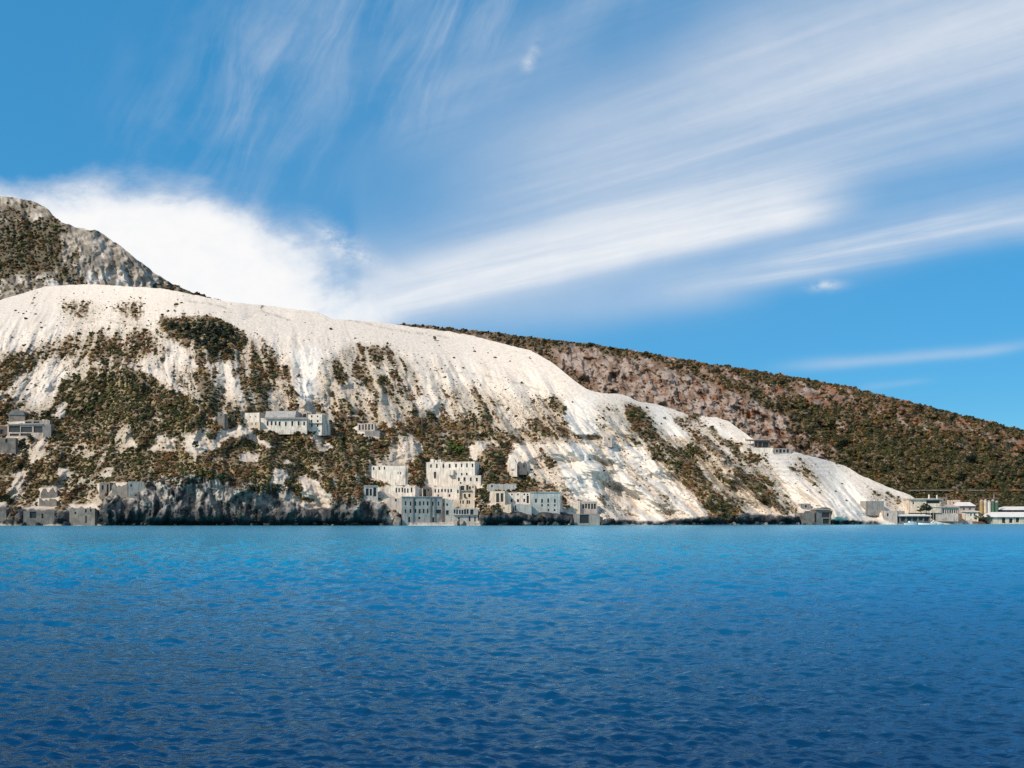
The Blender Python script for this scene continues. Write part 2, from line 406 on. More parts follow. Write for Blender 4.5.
# --- village at the right end
add('village_house', 'cream block on the shore left of the long white shed', 'building', 884, 897, 510, 520.5, 6, 6, 'pink', row([888], 1.6, 513, 516), ruin=.2)
add('village_house', 'small grey block above the long white shed roof', 'building', 897.4, 905, 511, 516, 5, -10, 'grey', ())
add('village_shed', 'long open shed with a thin white roof near the moored boats', 'shed', 899, 930, 516.2, 521.4, 6, -2, 'dgrey',
    row([903, 909, 915, 921, 926.5], 4.2, 516.9, 521), slab=(897.6, 931.2, 514, 516.2), slabmat='roofwhite')
add('village_warehouse', 'cream warehouse with a pale sloping roof and two chimneys', 'warehouse', 910, 941, 499.6, 507.5, 8, 3, 'cream',
    [(927, 940.6, 500, 503.6), (913, 914.4, 502, 504)], slab=(909.4, 941.6, 498, 499.6), slabmat='pink', chimneys=[(931.8, 494.4), (939.6, 495)])
add('village_house', 'tall narrow grey house just right of the two chimneys', 'building', 941.8, 947, 497, 505, 5, 6, 'stone', row([944.4], 1.4, 499, 501))
add('village_house', 'pale square house behind the columned factory', 'building', 951, 960, 500, 508, 5, 4, 'cream', row([954], 1.4, 502, 504))
add('village_factory', 'pinkish factory with seven dark bays in the village', 'building', 936, 958, 507.6, 516, 7, 4, 'pink',
    row([943.6, 945.8, 948, 950.2, 952.4, 954.6, 956.6], 1.3, 509.4, 513.4), slab=(929.6, 958.6, 504.6, 507.4), slabmat='pink')
add('village_house', 'pinkish house with a white hipped roof left of the silos', 'building', 959, 974.6, 506, 512, 7, 4, 'pink', row([964, 970], 1.4, 508, 510), hip=(958, 975.5, 502, 506), slabmat='roofwhite')
add('village_house', 'low white house below the silos', 'building', 966, 978, 511.6, 517.6, 5, 6, 'white', row([971, 974.5], 1.4, 513.4, 516), slab=(965, 979, 510.6, 511.8), slabmat='roofwhite')
add('village_hangar', 'upper hangar with a white sloping roof at the far right', 'hangar', 1004, 1052, 510, 514, 12, 4, 'dgrey',
    row([1010, 1016, 1022, 1028, 1036], 4.4, 510.8, 513.2), hip=(1001.5, 1056, 506.4, 510), slabmat='roofwhite')
add('village_hangar', 'lower broad hangar with a white roof on the far right shore', 'hangar', 993, 1060, 517, 523.4, 9, 2, 'cream',
    row([1004, 1011, 1018, 1027, 1036], 3.4, 518, 522.6) , hip=(983.6, 1066, 512, 517), slabmat='roofwhite')
add('sea_wall', 'pale beach wall in front of the village trees', 'wall', 951.6, 972.4, 520.8, 523.8, 2, 0, 'pink', (), low=True)
add('road_wall', 'long low pale road wall across the dark scrub hill above the village', 'wall', 909, 985, 489.7, 490.5, 1.2, 0, 'stone', (), low=True, hill=2)
add('road_wall', 'low rusty-brown road wall at the far right of the scrub hill', 'wall', 987, 1060, 489.7, 490.4, 1.2, 0, 'rust', (), low=True, hill=2)

# ------------------------------------------------------------------ hillside maps
bmask = np.zeros(_gxx.shape); bfree = np.zeros(_gxx.shape)
for s in B:
    bmask = np.maximum(bmask, inside(rect(s['x0'] - 2, s['top'] - 1, s['x1'] + 2, s['bot'] + 2)).astype(float))
    if s.get('hill') != 2:
        bfree = np.maximum(bfree, inside(rect(s['x0'] - .6, s['top'] + 1.0, s['x1'] + 1.2, s['bot'] + 1.6)).astype(float))
bmask = blur(bmask, 2)

veg = np.full(_gxx.shape, 0.04)
VEG = [  # polygon (photo px), cover, feather
    ([(-420, 395), (0, 400), (60, 398), (110, 388), (190, 395), (240, 398), (300, 400), (330, 402), (420, 415), (480, 436), (480, 462), (420, 468), (372, 470), (360, 526), (-420, 526)], .83, 5),
    ([(58, 302), (70, 298), (108, 303), (100, 322), (66, 326)], .45, 3),
    ([(115, 300), (147, 302), (140, 323), (120, 325)], .55, 3),
    ([(160, 318), (215, 318), (236, 330), (245, 362), (200, 362), (176, 340), (158, 330)], .93, 2),
    ([(205, 322), (238, 336), (240, 352), (212, 352)], 1.0, 2),
    ([(234, 330), (262, 342), (292, 366), (298, 398), (245, 396), (230, 360)], .78, 3),
    ([(-420, 366), (20, 352), (80, 330), (150, 326), (170, 345), (160, 364), (60, 372), (-420, 395)], .70, 4),
    ([(-420, 372), (0, 360), (34, 352), (26, 384), (0, 394), (-420, 420)], .88, 4),
    ([(62, 378), (100, 366), (135, 372), (190, 398), (190, 427), (45, 427)], 1.0, 3),
    ([(165, 364), (222, 366), (230, 398), (190, 398), (172, 384)], .55, 3),
    ([(40, 362), (70, 362), (58, 385), (40, 410), (28, 412), (34, 388)], .12, 3),
    ([(318, 365), (345, 346), (395, 348), (424, 382), (420, 412), (340, 414), (316, 396)], .56, 3),
    ([(345, 347), (380, 346), (410, 362), (424, 390), (395, 384), (360, 360)], .60, 2),
    ([(292, 350), (318, 344), (322, 352), (312, 396), (302, 402), (294, 370)], .03, 2),
    ([(416, 362), (440, 352), (470, 410), (440, 414)], .32, 4),
    ([(440, 388), (470, 382), (520, 396), (566, 402), (570, 438), (470, 438), (445, 414)], .50, 4),
    ([(525, 404), (560, 398), (572, 438), (528, 438)], .55, 3),
    ([(325, 412), (420, 410), (500, 424), (600, 430), (600, 439), (480, 442), (400, 438), (330, 434)], .68, 2),
    ([(388, 442), (424, 439), (428, 456), (390, 454)], .22, 2),
    ([(444, 440), (470, 440), (472, 460), (448, 460)], .85, 2),
    ([(470, 447), (478, 439), (494, 438), (494, 441), (481, 450), (476, 460), (471, 460)], .0, 1),
    ([(480, 450), (496, 441), (515, 446), (512, 452), (516, 472), (530, 474), (548, 490), (568, 490), (570, 512), (480, 512)], .90, 2),
    ([(516, 446), (535, 446), (545, 465), (532, 475), (517, 470)], .25, 2),
    ([(532, 444), (600, 443), (640, 447), (690, 526), (566, 526), (566, 497), (545, 470)], .42, 2),
    ([(530, 462), (545, 470), (562, 495), (548, 494), (532, 478)], .65, 2),
    ([(598, 404), (622, 400), (628, 440), (598, 440)], .46, 3),
    ([(624, 402), (640, 404), (668, 438), (664, 443), (628, 441)], .78, 2),
    ([(650, 404), (672, 408), (690, 440), (668, 436)], .10, 2),
    ([(670, 410), (700, 416), (704, 443), (690, 440)], .52, 2),
    ([(700, 420), (726, 424), (730, 446), (704, 443)], .5, 2),
    ([(640, 443), (704, 443), (728, 470), (748, 504), (742, 520), (718, 522), (690, 494), (664, 468)], .80, 2),
    ([(706, 446), (758, 450), (782, 480), (806, 512), (790, 518), (752, 508), (726, 470)], .62, 2),
    ([(790, 452), (806, 458), (826, 486), (818, 490), (800, 472)], .62, 2),
    ([(832, 460), (840, 462), (852, 474), (842, 474)], .6, 2),
    ([(862, 486), (882, 492), (906, 508), (896, 512), (872, 500)], .55, 2),
    ([(884, 492), (900, 496), (902, 509), (888, 508)], .6, 2),
    ([(852, 508), (880, 512), (878, 518), (850, 516)], .4, 2),
    ([(560, 505), (580, 505), (580, 513), (560, 513)], .5, 2),
    ([(366, 478), (408, 478), (408, 487), (384, 486), (366, 490)], 1.05, 1),
    # white ground showing through the scrub
    ([(50, 418), (58, 406), (68, 404), (64, 418)], .08, 1), ([(122, 446), (130, 436), (136, 446)], .08, 1),
    ([(148, 450), (158, 434), (176, 438), (178, 452)], .10, 1), ([(180, 450), (186, 432), (206, 430), (212, 444), (206, 456), (190, 456)], .15, 2),
    ([(206, 450), (222, 430), (244, 426), (256, 434), (276, 448), (270, 450), (244, 434), (226, 440), (214, 452)], .05, 1),
    ([(236, 462), (240, 452), (262, 454), (258, 464)], .1, 1), ([(308, 436), (318, 432), (334, 450), (322, 452)], .15, 1),
    ([(284, 464), (288, 456), (294, 464)], .1, 1), ([(54, 476), (60, 466), (70, 470), (66, 480)], .1, 1),
    ([(100, 478), (106, 466), (112, 470), (108, 480)], .1, 1), ([(270, 484), (276, 466), (290, 474), (284, 484)], .1, 1),
    ([(296, 484), (302, 472), (322, 484), (334, 500), (326, 508), (310, 498)], .05, 1), ([(26, 452), (44, 438), (46, 452), (34, 466)], .15, 1),
    ([(8, 490), (20, 466), (28, 480), (18, 506)], .15, 2), ([(36, 396), (48, 378), (60, 374), (46, 398)], .1, 1),
    ([(300, 416), (330, 414), (350, 420), (340, 430), (326, 430)], .45, 2), ([(375, 456), (400, 452), (420, 456), (410, 466)], .2, 2),
    ([(20, 497), (100, 494), (100, 526), (0, 526)], .62, 2),
    ([(402, 466), (484, 460), (484, 526), (384, 526), (384, 500)], .68, 2),
    ([(408, 465), (424, 456), (428, 484), (410, 484)], .9, 1),
    ([(476, 486), (488, 486), (490, 516), (476, 514)], .95, 1),
]
for pts, val, fe in VEG:
    veg = paint(veg, pts, val, fe * 2 if fe > 1 else 1)
clean = np.zeros(_gxx.shape)           # fresh scree: bright, bare, smooth
for pts in [[(556, 445), (590, 444), (604, 470), (600, 500), (576, 498), (560, 470)], [(622, 446), (642, 448), (676, 488), (672, 494), (650, 482), (630, 462)],
            [(634, 486), (642, 486), (668, 520), (640, 522)], [(566, 400), (596, 395), (592, 412), (600, 436), (574, 436), (564, 416)], [(650, 404), (664, 406), (690, 440), (676, 440), (658, 422)],
            [(704, 421), (716, 422), (734, 438), (728, 440), (716, 430)], [(780, 474), (792, 478), (800, 496), (796, 502), (786, 490)], [(838, 468), (850, 478), (878, 516), (846, 518), (826, 500)],
            [(292, 350), (318, 344), (322, 352), (312, 396), (302, 402), (294, 370)], [(606, 448), (616, 450), (640, 500), (624, 505)]]:
    clean = paint(clean, pts, 1, 1)
veg = veg * (1 - .92 * clean)
veg = paint(veg, [(478, 436), (600, 434), (700, 438), (748, 443), (748, 449), (700, 446), (600, 442), (478, 443)], .62, 1)
# cliffs keep little scrub
CLIFF = [(98, 526), (100, 506), (112, 492), (134, 486), (150, 480), (176, 476), (204, 470), (220, 474), (246, 482), (268, 486), (288, 484), (312, 494), (330, 492), (350, 496), (372, 502), (392, 506), (402, 512), (403, 526)]
veg = paint(veg, [(x, y + (9 if 104 < x < 400 else 0)) for x, y in CLIFF], .20, 3)
veg[bfree > .5] = 0
vegfar = np.full(_gxx.shape, .80)      # right hill
for pts, val, fe in [
    ([(420, 320), (560, 345), (600, 375), (640, 404), (560, 404), (420, 360)], .55, 6),
    ([(556, 346), (650, 362), (730, 388), (800, 428), (812, 462), (740, 450), (690, 420), (640, 404), (590, 378), (560, 362)], .05, 6),
    ([(640, 360), (800, 386), (1024, 436), (1400, 490), (1400, 505), (1024, 450), (800, 400)], .54, 5),
    ([(780, 420), (830, 450), (850, 480), (800, 470)], .45, 5),
    ([(820, 420), (1024, 455), (1424, 530), (860, 500)], .95, 8),
    ([(900, 492), (1400, 490), (1400, 512), (905, 512)], .95, 2),
    ([(-420, 180), (20, 190), (60, 205), (60, 250), (40, 290), (-420, 320)], .40, 4),     # left peak
    ([(-420, 220), (0, 224), (55, 218), (70, 246), (48, 272), (0, 278), (-420, 306)], 1.15, 3),
    ([(60, 215), (72, 220), (88, 284), (68, 284), (60, 250)], .62, 3),
    ([(72, 222), (140, 246), (215, 300), (90, 300)], -.15, 3),
    ([(-420, 300), (0, 284), (36, 268), (80, 288), (40, 300), (-420, 330)], .35, 4),
    ([(160, 276), (230, 300), (215, 303), (150, 290)], .8, 3),
    ([(0, 190), (45, 200), (60, 215), (52, 222), (0, 205)], .35, 3),
]:
    vegfar = paint(vegfar, pts, val, fe)
vegfar = vegfar + .42 * fbm(_gxx / 26, _gyy / 18, 167, 3) * smooth(.15, .5, vegfar)
veg = veg + .34 * fbm(_gxx / 30, _gyy / 20, 169, 3) * smooth(.3, .6, veg)
rock = np.zeros(_gxx.shape)            # dark lava and obsidian at the shore
rock = paint(rock, CLIFF, 1.0, 2)
for pts, val in [([(478, 526), (480, 512), (505, 510), (530, 506), (562, 512), (576, 516), (578, 526)], 1),
                 ([(600, 526), (602, 518), (650, 521), (716, 515), (744, 512), (800, 516), (830, 519), (880, 521), (884, 526)], .7),
                 ([(-420, 526), (-420, 500), (0, 505), (24, 508), (100, 510), (100, 526)], .6),
                 ([(290, 488), (306, 482), (330, 496), (332, 508), (306, 510), (288, 500)], .12),
                 ([(380, 524), (382, 508), (392, 502), (398, 512), (400, 526)], .4)]:
    rock = paint(rock, pts, val, 2)
beach = paint(np.zeros(_gxx.shape), rect(404, 521.5, 480, 530), 1, 1)
slope = np.full(_gxx.shape, 34.0)
for pts, val, fe in [
    (CLIFF, 72, 4),
    ([(478, 530), (480, 512), (575, 512), (602, 518), (650, 521), (744, 512), (884, 521), (884, 530)], 62, 2),
    (rect(330, 437, 600, 441), 15, 2), ([(600, 439), (740, 443), (800, 450), (800, 454), (740, 447), (600, 443)], 15, 2),
    (rect(400, 521, 482, 528), 20, 1),
    ([(384, 443), (428, 442), (430, 456), (386, 458)], 58, 3),
    ([(532, 444), (640, 446), (680, 520), (570, 520)], 40, 6),
    ([(-420, 322), (0, 300), (90, 288), (300, 312), (420, 330), (520, 352), (560, 380), (400, 345), (200, 315), (60, 320), (-420, 360)], 28, 8),
    ([(145, 450), (180, 430), (210, 430), (210, 456), (150, 454)], 58, 3),
    ([(560, 400), (600, 394), (640, 402), (624, 440), (566, 440)], 40, 6),
    ([(770, 452), (800, 456), (840, 500), (780, 486)], 44, 5),
]:
    slope = paint(slope, pts, val, fe)
slope = blur(slope, 2)
slope_far = np.full(_gxx.shape, 35.0)
slope_far = paint(slope_far, [(560, 360), (640, 372), (740, 404), (800, 450), (740, 450), (640, 404)], 52, 8)
slope_far = paint(slope_far, rect(500, 490, 1430, 494), 20, 2)
slope_far = paint(slope_far, rect(500, 497, 1430, 530), 14, 4)
slope_peak = np.full(_gxx.shape, 40.0)
slope_peak = paint(slope_peak, [(66, 215), (140, 248), (220, 300), (84, 290)], 56, 6)


def lean(px):
    """how far the gullies run sideways per px of descent"""
    return np.interp(px, [-400, 0, 70, 160, 260, 380, 480, 600, 700, 900], [-.9, -.8, -.6, 0, .15, .35, .55, .85, 1.0, 1.0])


class Hill:
    def __init__(s, x0, x1, dx, dy, top_pts, y0_fn, bot_fn, slope_map, relief_fn, jag):
        s.c = np.arange(x0, x1 + dx, dx)
        tx, ty = zip(*top_pts)
        top = np.interp(s.c, tx, ty)
        for kk in (4, 3):
            top = np.convolve(np.pad(top, kk, mode='edge'), np.ones(2 * kk + 1) / (2 * kk + 1), 'valid')
        s.top = top + jag * fbm(s.c / 9, s.c * 0, 31, 4, .6)
        s.Y0 = y0_fn(s.c)
        s.bot = bot_fn(s.c, s.Y0)
        s.top = np.minimum(s.top, s.bot - 2)
        s.n = int(np.max(s.bot - s.top) / dy) + 2
        t = np.linspace(0, 1, s.n)
        s.PX = np.repeat(s.c[:, None], s.n, 1)
        s.PY = s.bot[:, None] + (s.top - s.bot)[:, None] * t[None]
        # rise along the slope on even rows, smooth sideways so neighbours agree (more so higher up)
        gy = np.arange(s.bot.max() + dy, s.top.min() - 2, -dy * .8)
        sl = np.tan(np.radians(sample(slope_map, s.c[:, None], gy[None])))
        G = np.empty((len(s.c), len(gy))); G[:, 0] = s.Y0
        for j in range(1, len(gy)):
            m0, m1 = (HY - gy[j - 1]) / F, (HY - gy[j]) / F
            a = np.maximum(sl[:, j], m1 + .05)
            step = np.clip((m0 * G[:, j - 1] - a * G[:, j - 1]) / (m1 - a) - G[:, j - 1], 0, 12)
            G[:, j] = np.where(gy[j] > s.bot, s.Y0, G[:, j - 1] + step)
        for j in range(len(gy)):
            kk = 7 + int(46 * smooth(.12, .8, j / len(gy)))
            for _ in range(2):
                G[:, j] = np.convolve(np.pad(G[:, j], kk, mode='edge'), np.ones(2 * kk + 1) / (2 * kk + 1), 'valid')
        v = np.clip((gy[0] - s.PY) / (dy * .8), 0, len(gy) - 1.001); vi = v.astype(int); fv = v - vi
        ci = np.arange(len(s.c))[:, None]
        Y = G[ci, vi] * (1 - fv) + G[ci, vi + 1] * fv
        s.Y = Y + relief_fn(s.PX, s.PY)

    def depth(s, px, py):
        px = np.asarray(px, float); py = np.asarray(py, float)
        x = np.clip((px - s.c[0]) / (s.c[1] - s.c[0]), 0, len(s.c) - 1.001)
        xi = x.astype(int); fx = x - xi
        b = s.bot[xi] * (1 - fx) + s.bot[xi + 1] * fx; t = s.top[xi] * (1 - fx) + s.top[xi + 1] * fx
        v = np.clip((b - py) / (b - t) * (s.n - 1), 0, s.n - 1.001)
        yi = v.astype(int); fy = v - yi
        return (s.Y[xi, yi] * (1 - fx) + s.Y[xi + 1, yi] * fx) * (1 - fy) + (s.Y[xi, yi + 1] * (1 - fx) + s.Y[xi + 1, yi + 1] * fx) * fy

    def mesh(s, name, tint_fn, mat, back=True, skirt=True):
        X = (s.PX - CX) / F * s.Y; Z = CAMH + (HY - s.PY) / F * s.Y
        V = np.stack([X, s.Y, Z], -1); T = tint_fn(s.PX, s.PY)
        if skirt:
            lo = V[:, :1].copy(); lo[:, :, 2] -= 6; lo[:, :, 1] -= 3
            V = np.concatenate([lo, V], 1); T = np.concatenate([T[:, :1], T], 1)
        if back:                                  # the far side drops away behind the ridge
            ex = []
            for d, h in ((6, .3), (20, 5), (60, 24), (160, 85), (300, 180)):
                e = V[:, -1:].copy(); e[:, :, 1] += d; e[:, :, 2] -= h; ex.append(e)
            V = np.concatenate([V] + ex, 1); T = np.concatenate([T] + [T[:, -1:]] * 5, 1)
        nc, nr = V.shape[:2]
        idx = np.arange(nc * nr).reshape(nc, nr)
        f = np.stack([idx[:-1, :-1], idx[1:, :-1], idx[1:, 1:], idx[:-1, 1:]], -1).reshape(-1)
        me = np_mesh(name, V.reshape(-1, 3), f, 4, [mat], T.reshape(-1, 3), True)
        return link(name, me)


def flow(px, py):
    return px - lean(px) * (py - 420)


def spur(px, py):
    """+ on the crest of an erosion spur, - in the channel beside it"""
    a = flow(px, py) + 9 * fbm(px / 50, py / 50, 191, 3)
    return .68 * ridged(a / 44, py / 260, 193, 2) + .42 * ridged(a / 17, py / 130, 197, 2) - .12


def spur_weight(px, py):
    below = py - np.interp(px, [t[0] for t in TOP_MAIN], [t[1] for t in TOP_MAIN])
    return smooth(400, 600, px + (py - 400) * .3) * smooth(6, 45, below) * .62 + .38 * smooth(10, 60, below)


# cut benches, tracks and scarps on the pumice
LEDGES = [(0, [(186, 301), (208, 303), (230, 309)], 2.2), (0, [(244, 320), (262, 312), (292, 320)], 3.0), (0, [(92, 359), (124, 357), (130, 364), (172, 371), (220, 379)], 3.5),
          (0, [(0, 366), (40, 350), (92, 340), (160, 345)], 2.5), (0, [(326, 436), (400, 437), (480, 441), (600, 440), (680, 443), (752, 447)], 5.0),
          (0, [(500, 407), (520, 399), (534, 393)], 2.5), (0, [(60, 326), (100, 320), (150, 326)], 1.8), (0, [(330, 392), (380, 386), (420, 396)], 2.0),
          (0, [(440, 372), (480, 374), (520, 384), (560, 396)], 1.6), (0, [(130, 436), (200, 428), (250, 432)], 2.5), (0, [(300, 452), (370, 447), (430, 457)], 3.0),
          (0, [(620, 474), (660, 480), (690, 492)], 2.2), (0, [(536, 470), (580, 462), (630, 470)], 2.4), (0, [(340, 318), (400, 331), (450, 338)], 1.4)]


def facet(v):
    f = np.floor(v)
    return f + smooth(.3, .7, v - f)


def relief_main(px, py):
    a = flow(px, py)
    a = a + 16 * fbm(px / 45, py / 40, 3, 3) + 3 * fbm(px / 9, py / 9, 4, 3)
    gul = ridged(a / 46, py / 110, 1, 3) * 4.6 + ridged(a / 13, py / 34, 5, 2) * 1.5 * smooth(-.35, .35, fbm(px / 40, py / 30, 6, 2))
    lump = fbm(a / 26, py / 20, 9, 4, .5) * 8.0 + fbm(a / 85, py / 60, 12, 2) * 12
    fine = fbm(a / 3.4, py / 6.0, 15, 3, .6) * 1.0
    amp = smooth(296, 362, py - np.interp(px, [0, 300, 520, 640, 760, 900], [0, 22, 62, 110, 140, 200])) * .96 + .04
    cl = sample(rock, px, py)
    cliff = (ridged(px / 34 + .5 * fbm(px / 20, py / 20, 42, 2), py / 120, 41, 3) * 8.0 + ridged(px / 9 + .4 * fbm(px / 9, py / 14, 43, 2), py / 55, 45, 3) * 2.4 + facet(fbm(px / 12, py / 17, 44, 3, .5) * 3.4) * .9) * cl
    d = ((gul + lump) * amp * (1 - .7 * cl) + fine * (.22 + .78 * amp) + cliff)
    edge = smooth(526.5, 516, py)
    d = d - spur(px, py) * spur_weight(px, py) * 14.5 * (1 - cl)
    for x0, pts, A in LEDGES:
        lx_, ly_ = zip(*pts)
        q = np.interp(px, lx_, ly_) + 1.4 * fbm(px / 12, px * 0, 181, 3) - py          # + above the ledge
        on = smooth(lx_[0] - 4, lx_[0] + 6, px) * smooth(lx_[-1] + 4, lx_[-1] - 6, px)
        d = d - A * on * smooth(-1.0, 1.0, q) * np.exp(-np.maximum(q, 0) / 12)
    return -d * (1 - .93 * sample(bmask, px, py)) * (.25 + .75 * edge)


def relief_far(px, py):
    a = px - .55 * (py - 420)
    return -(ridged(a / 30 + .6 * fbm(px / 22, py / 22, 53, 3), py / 70, 51, 4) * 11 + fbm(px / 12, py / 10, 55, 5, .6) * 9 + ridged(a / 8 + .5 * fbm(px / 9, py / 9, 57, 2), py / 30, 58, 3) * 9 * smooth(.5, .25, sample(vegfar, px, py))) * smooth(520, 470, py)


def relief_peak(px, py):
    a = px - .35 * (py - 250)
    return -(ridged(a / 24 + .5 * fbm(px / 18, py / 18, 63, 3), py / 60, 61, 4) * 13 + ridged(a / 9 + .5 * fbm(px / 9, py / 9, 66, 2), py / 45, 67, 3) * 7 + fbm(px / 9, py / 10, 65, 4, .55) * 6)


TOP_MAIN = [(-420, 420), (-120, 330), (0, 300), (20, 294), (48, 286), (90, 284), (140, 287), (165, 289), (200, 296), (230, 302), (270, 306), (300, 310), (318, 312), (332, 319), (380, 322),
            (420, 328), (445, 331), (470, 335), (500, 343), (530, 350), (552, 362), (570, 377), (586, 389), (600, 393), (622, 394), (640, 402), (656, 404), (672, 409), (690, 415), (716, 417),
            (730, 422), (746, 434), (756, 441), (772, 448), (790, 451), (806, 455), (826, 460), (846, 466), (858, 474), (872, 480), (888, 487), (905, 493), (914, 497), (920, 503), (926, 512), (934, 520), (960, 523)]
TOP_FAR = [(300, 330), (400, 324), (420, 325), (470, 330), (500, 333), (540, 338), (600, 345), (660, 355), (700, 362), (760, 371), (800, 378), (850, 387), (900, 399), (950, 412), (1000, 424), (1024, 430), (1200, 470), (1440, 515)]
TOP_PEAK = [(-420, 260), (-200, 215), (-60, 198), (0, 196), (20, 198), (38, 203), (46, 209), (60, 222), (75, 227), (100, 231), (108, 238), (125, 249), (140, 262), (158, 276), (180, 288), (215, 299), (240, 308), (300, 330)]

shoreY = lambda c: np.interp(c, [-420, 500, 900, 1024, 1430], [378, 380, 428, 450, 500])
main = Hill(-420, 962, .8, .62, TOP_MAIN, lambda c: shoreY(c), lambda c, y: HY + F * (CAMH + .3) / y, slope, relief_main, 1.1)
far = Hill(300, 1430, .95, .75, TOP_FAR, lambda c: np.interp(c, [300, 600, 900, 960, 1430], [520, 480, 462, 456, 506]), lambda c, y: HY + F * (CAMH - .6) / y, slope_far, relief_far, 2.6)
peak = Hill(-420, 300, 1.0, .8, TOP_PEAK, lambda c: np.interp(c, [-420, -60, 62, 80, 150, 230, 300], [760, 800, 770, 785, 835, 880, 890]), lambda c, y: c * 0 + 345, slope_peak, relief_peak, 3.0)


# how scrub breaks up inside its cover: 1 where plants stand
def veg_hit(px, py, cover, seed=0):
    a = flow(px, py)
    n = .62 * (fbm(a / 8.0, py / 14, 71 + seed, 4, .62) if seed else .5 * fbm(a / 8.0, py / 14, 71, 4, .62) + .5 * fbm(a / 5.0, py / 34, 70, 4, .6)) + .36 * fbm(px / 3.0, py / 2.6, 75 + seed, 3, .65) + .36 * fbm(a / 26, py / 24, 79 + seed, 2)
    q = .5 + n * 1.3
    if seed == 0:
        rib = smooth(.46, .74, ridged((a + 5 * fbm(px / 18, py / 18, 201, 3)) / 15, py / 75, 203, 2))      # pale ribs of pumice stand clear of the scrub
        cover = cover + .17 * smooth(.22, .45, cover) * smooth(100, 180, px) * smooth(640, 560, px)
        cover = cover - .52 * rib * smooth(140, 190, px) * smooth(620, 480, px) * smooth(325, 345, py) * smooth(428, 412, py) - .22 * rib * smooth(420, 450, py)
        cover = cover - spur(px, py) * spur_weight(px, py) * .58 * smooth(.03, .2, cover)
    return smooth(-.10, .10, cover - q)


def cover_at(mp, px, py):
    wx = 8 * fbm(px / 14, py / 11, 151, 4, .65); wy = 5 * fbm(px / 17, py / 13, 157, 4, .6)
    return sample(mp, px + wx, py + wy)


def mixc(a, b, w):
    return a * (1 - w[..., None]) + np.asarray(b) * w[..., None]


def tint_main(px, py):
    T = np.ones(px.shape + (3,)) * np.array([.72, .625, .53])
    a = flow(px, py) + 5 * fbm(px / 20, py / 20, 83, 3)
    dr = py - np.interp(px, [t[0] for t in TOP_MAIN], [t[1] for t in TOP_MAIN])
    st = fbm(a / 6, py / 45, 81, 4) * (.5 + .5 * smooth(8, 60, dr))
    T = mixc(T, [.78, .695, .605], smooth(.0, .5, st))
    T = mixc(T, [.53, .455, .375], smooth(.06, .5, -st) * .75)
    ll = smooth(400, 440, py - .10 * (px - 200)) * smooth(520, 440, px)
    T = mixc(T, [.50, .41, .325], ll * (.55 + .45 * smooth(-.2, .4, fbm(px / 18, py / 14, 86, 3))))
    rl = fbm(a / 3.2, py / 26, 89, 3, .6)                           # rills washed down the slope
    T = mixc(T, [.46, .38, .30], smooth(.10, .40, rl) * .6 * smooth(6, 45, dr))
    pt = fbm(a / 13, py / 30, 87, 4, .6)
    T = mixc(T, [.52, .43, .345], smooth(.02, .45, pt) * .6 * smooth(25, 90, dr))
    T = mixc(T, [.55, .52, .49], smooth(.1, .5, -pt) * .45 * smooth(15, 70, dr))
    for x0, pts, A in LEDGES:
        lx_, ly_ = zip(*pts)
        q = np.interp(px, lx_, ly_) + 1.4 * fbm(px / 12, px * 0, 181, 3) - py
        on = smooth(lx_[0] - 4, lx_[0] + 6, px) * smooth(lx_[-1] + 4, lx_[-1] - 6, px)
        T = mixc(T, [.40, .335, .27], on * np.exp(-(q / 1.1) ** 2) * .6 * smooth(-.25, .2, fbm(px / 7, px * 0 + x0, 183, 3)))  # darker tint along ledge faces, standing in for their shade
    sp = fbm(px / 2.2, py / 1.9, 84, 3, .7)                      # grit and small stones
    low = smooth(330, 440, py - (px - 300) * .1)
    T = mixc(T, [.42, .35, .28], smooth(.16, .5, sp) * (.25 + .5 * low))
    q = smooth(740, 770, px) * smooth(846, 822, px) * smooth(486, 476, py) * smooth(450, 454, py)
    band = .5 + .5 * np.sin((py + 1.2 * fbm(px / 8, py / 3, 88)) * 1.55)
    T = mixc(T, [.46, .44, .42], q * (.35 + .5 * band))           # terraced quarry face
    T = mixc(T, [.77, .70, .62], sample(clean, px + 3 * fbm(px / 7, py / 7, 185, 3), py) * .75)
    cov = cover_at(veg, px, py)
    h = veg_hit(px, py, np.clip(cov, 0, 1)) * (1 - sample(bfree, px, py))
    dry = fbm(px / 20, py / 14, 91, 3)
    soil = mixc(np.ones(px.shape + (3,)) * np.array([.14, .095, .06]), [.30, .22, .11], smooth(-.1, .5, dry))
    T = mixc(T, [.40, .325, .24], smooth(.12, .70, cov) * (.62 + .3 * smooth(-.3, .3, fbm(px / 5, py / 4, 93, 3))) * (1 - sample(bfree, px, py)))
    T = mixc(T, soil, h * .88)
    rk = sample(rock, px, py)
    rn = fbm(px / 10, py / 12, 95, 4, .6) + .25 * ridged(px / 8, py / 40, 97, 2) - .1
    rc = mixc(np.ones(px.shape + (3,)) * np.array([.042, .043, .046]), [.31, .285, .26], smooth(-.22, .35, rn))
    rc = mixc(rc, [.34, .335, .33], smooth(.08, .45, fbm(px / 4.5, py / 34, 105, 4, .6)) * .8 * smooth(-.3, .25, fbm(px / 30, py / 25, 107, 2)))
    rc = mixc(rc, [.46, .41, .35], smooth(.02, .35, fbm(px / 11, py / 12, 99, 4)) * smooth(514, 492, py))
    rc = mixc(rc, [.035, .038, .042], smooth(500, 516, py + 8 * fbm(px / 14, py / 9, 103, 3)) * .8)
    rc = mixc(rc, [.015, .018, .022], smooth(517, 522, py))       # wet tide band
    T = mixc(T, rc, smooth(.25, .6, rk + .25 * fbm(px / 6, py / 6, 101, 3)))
    T = mixc(T, [.60, .55, .50], sample(beach, px, py))
    return T


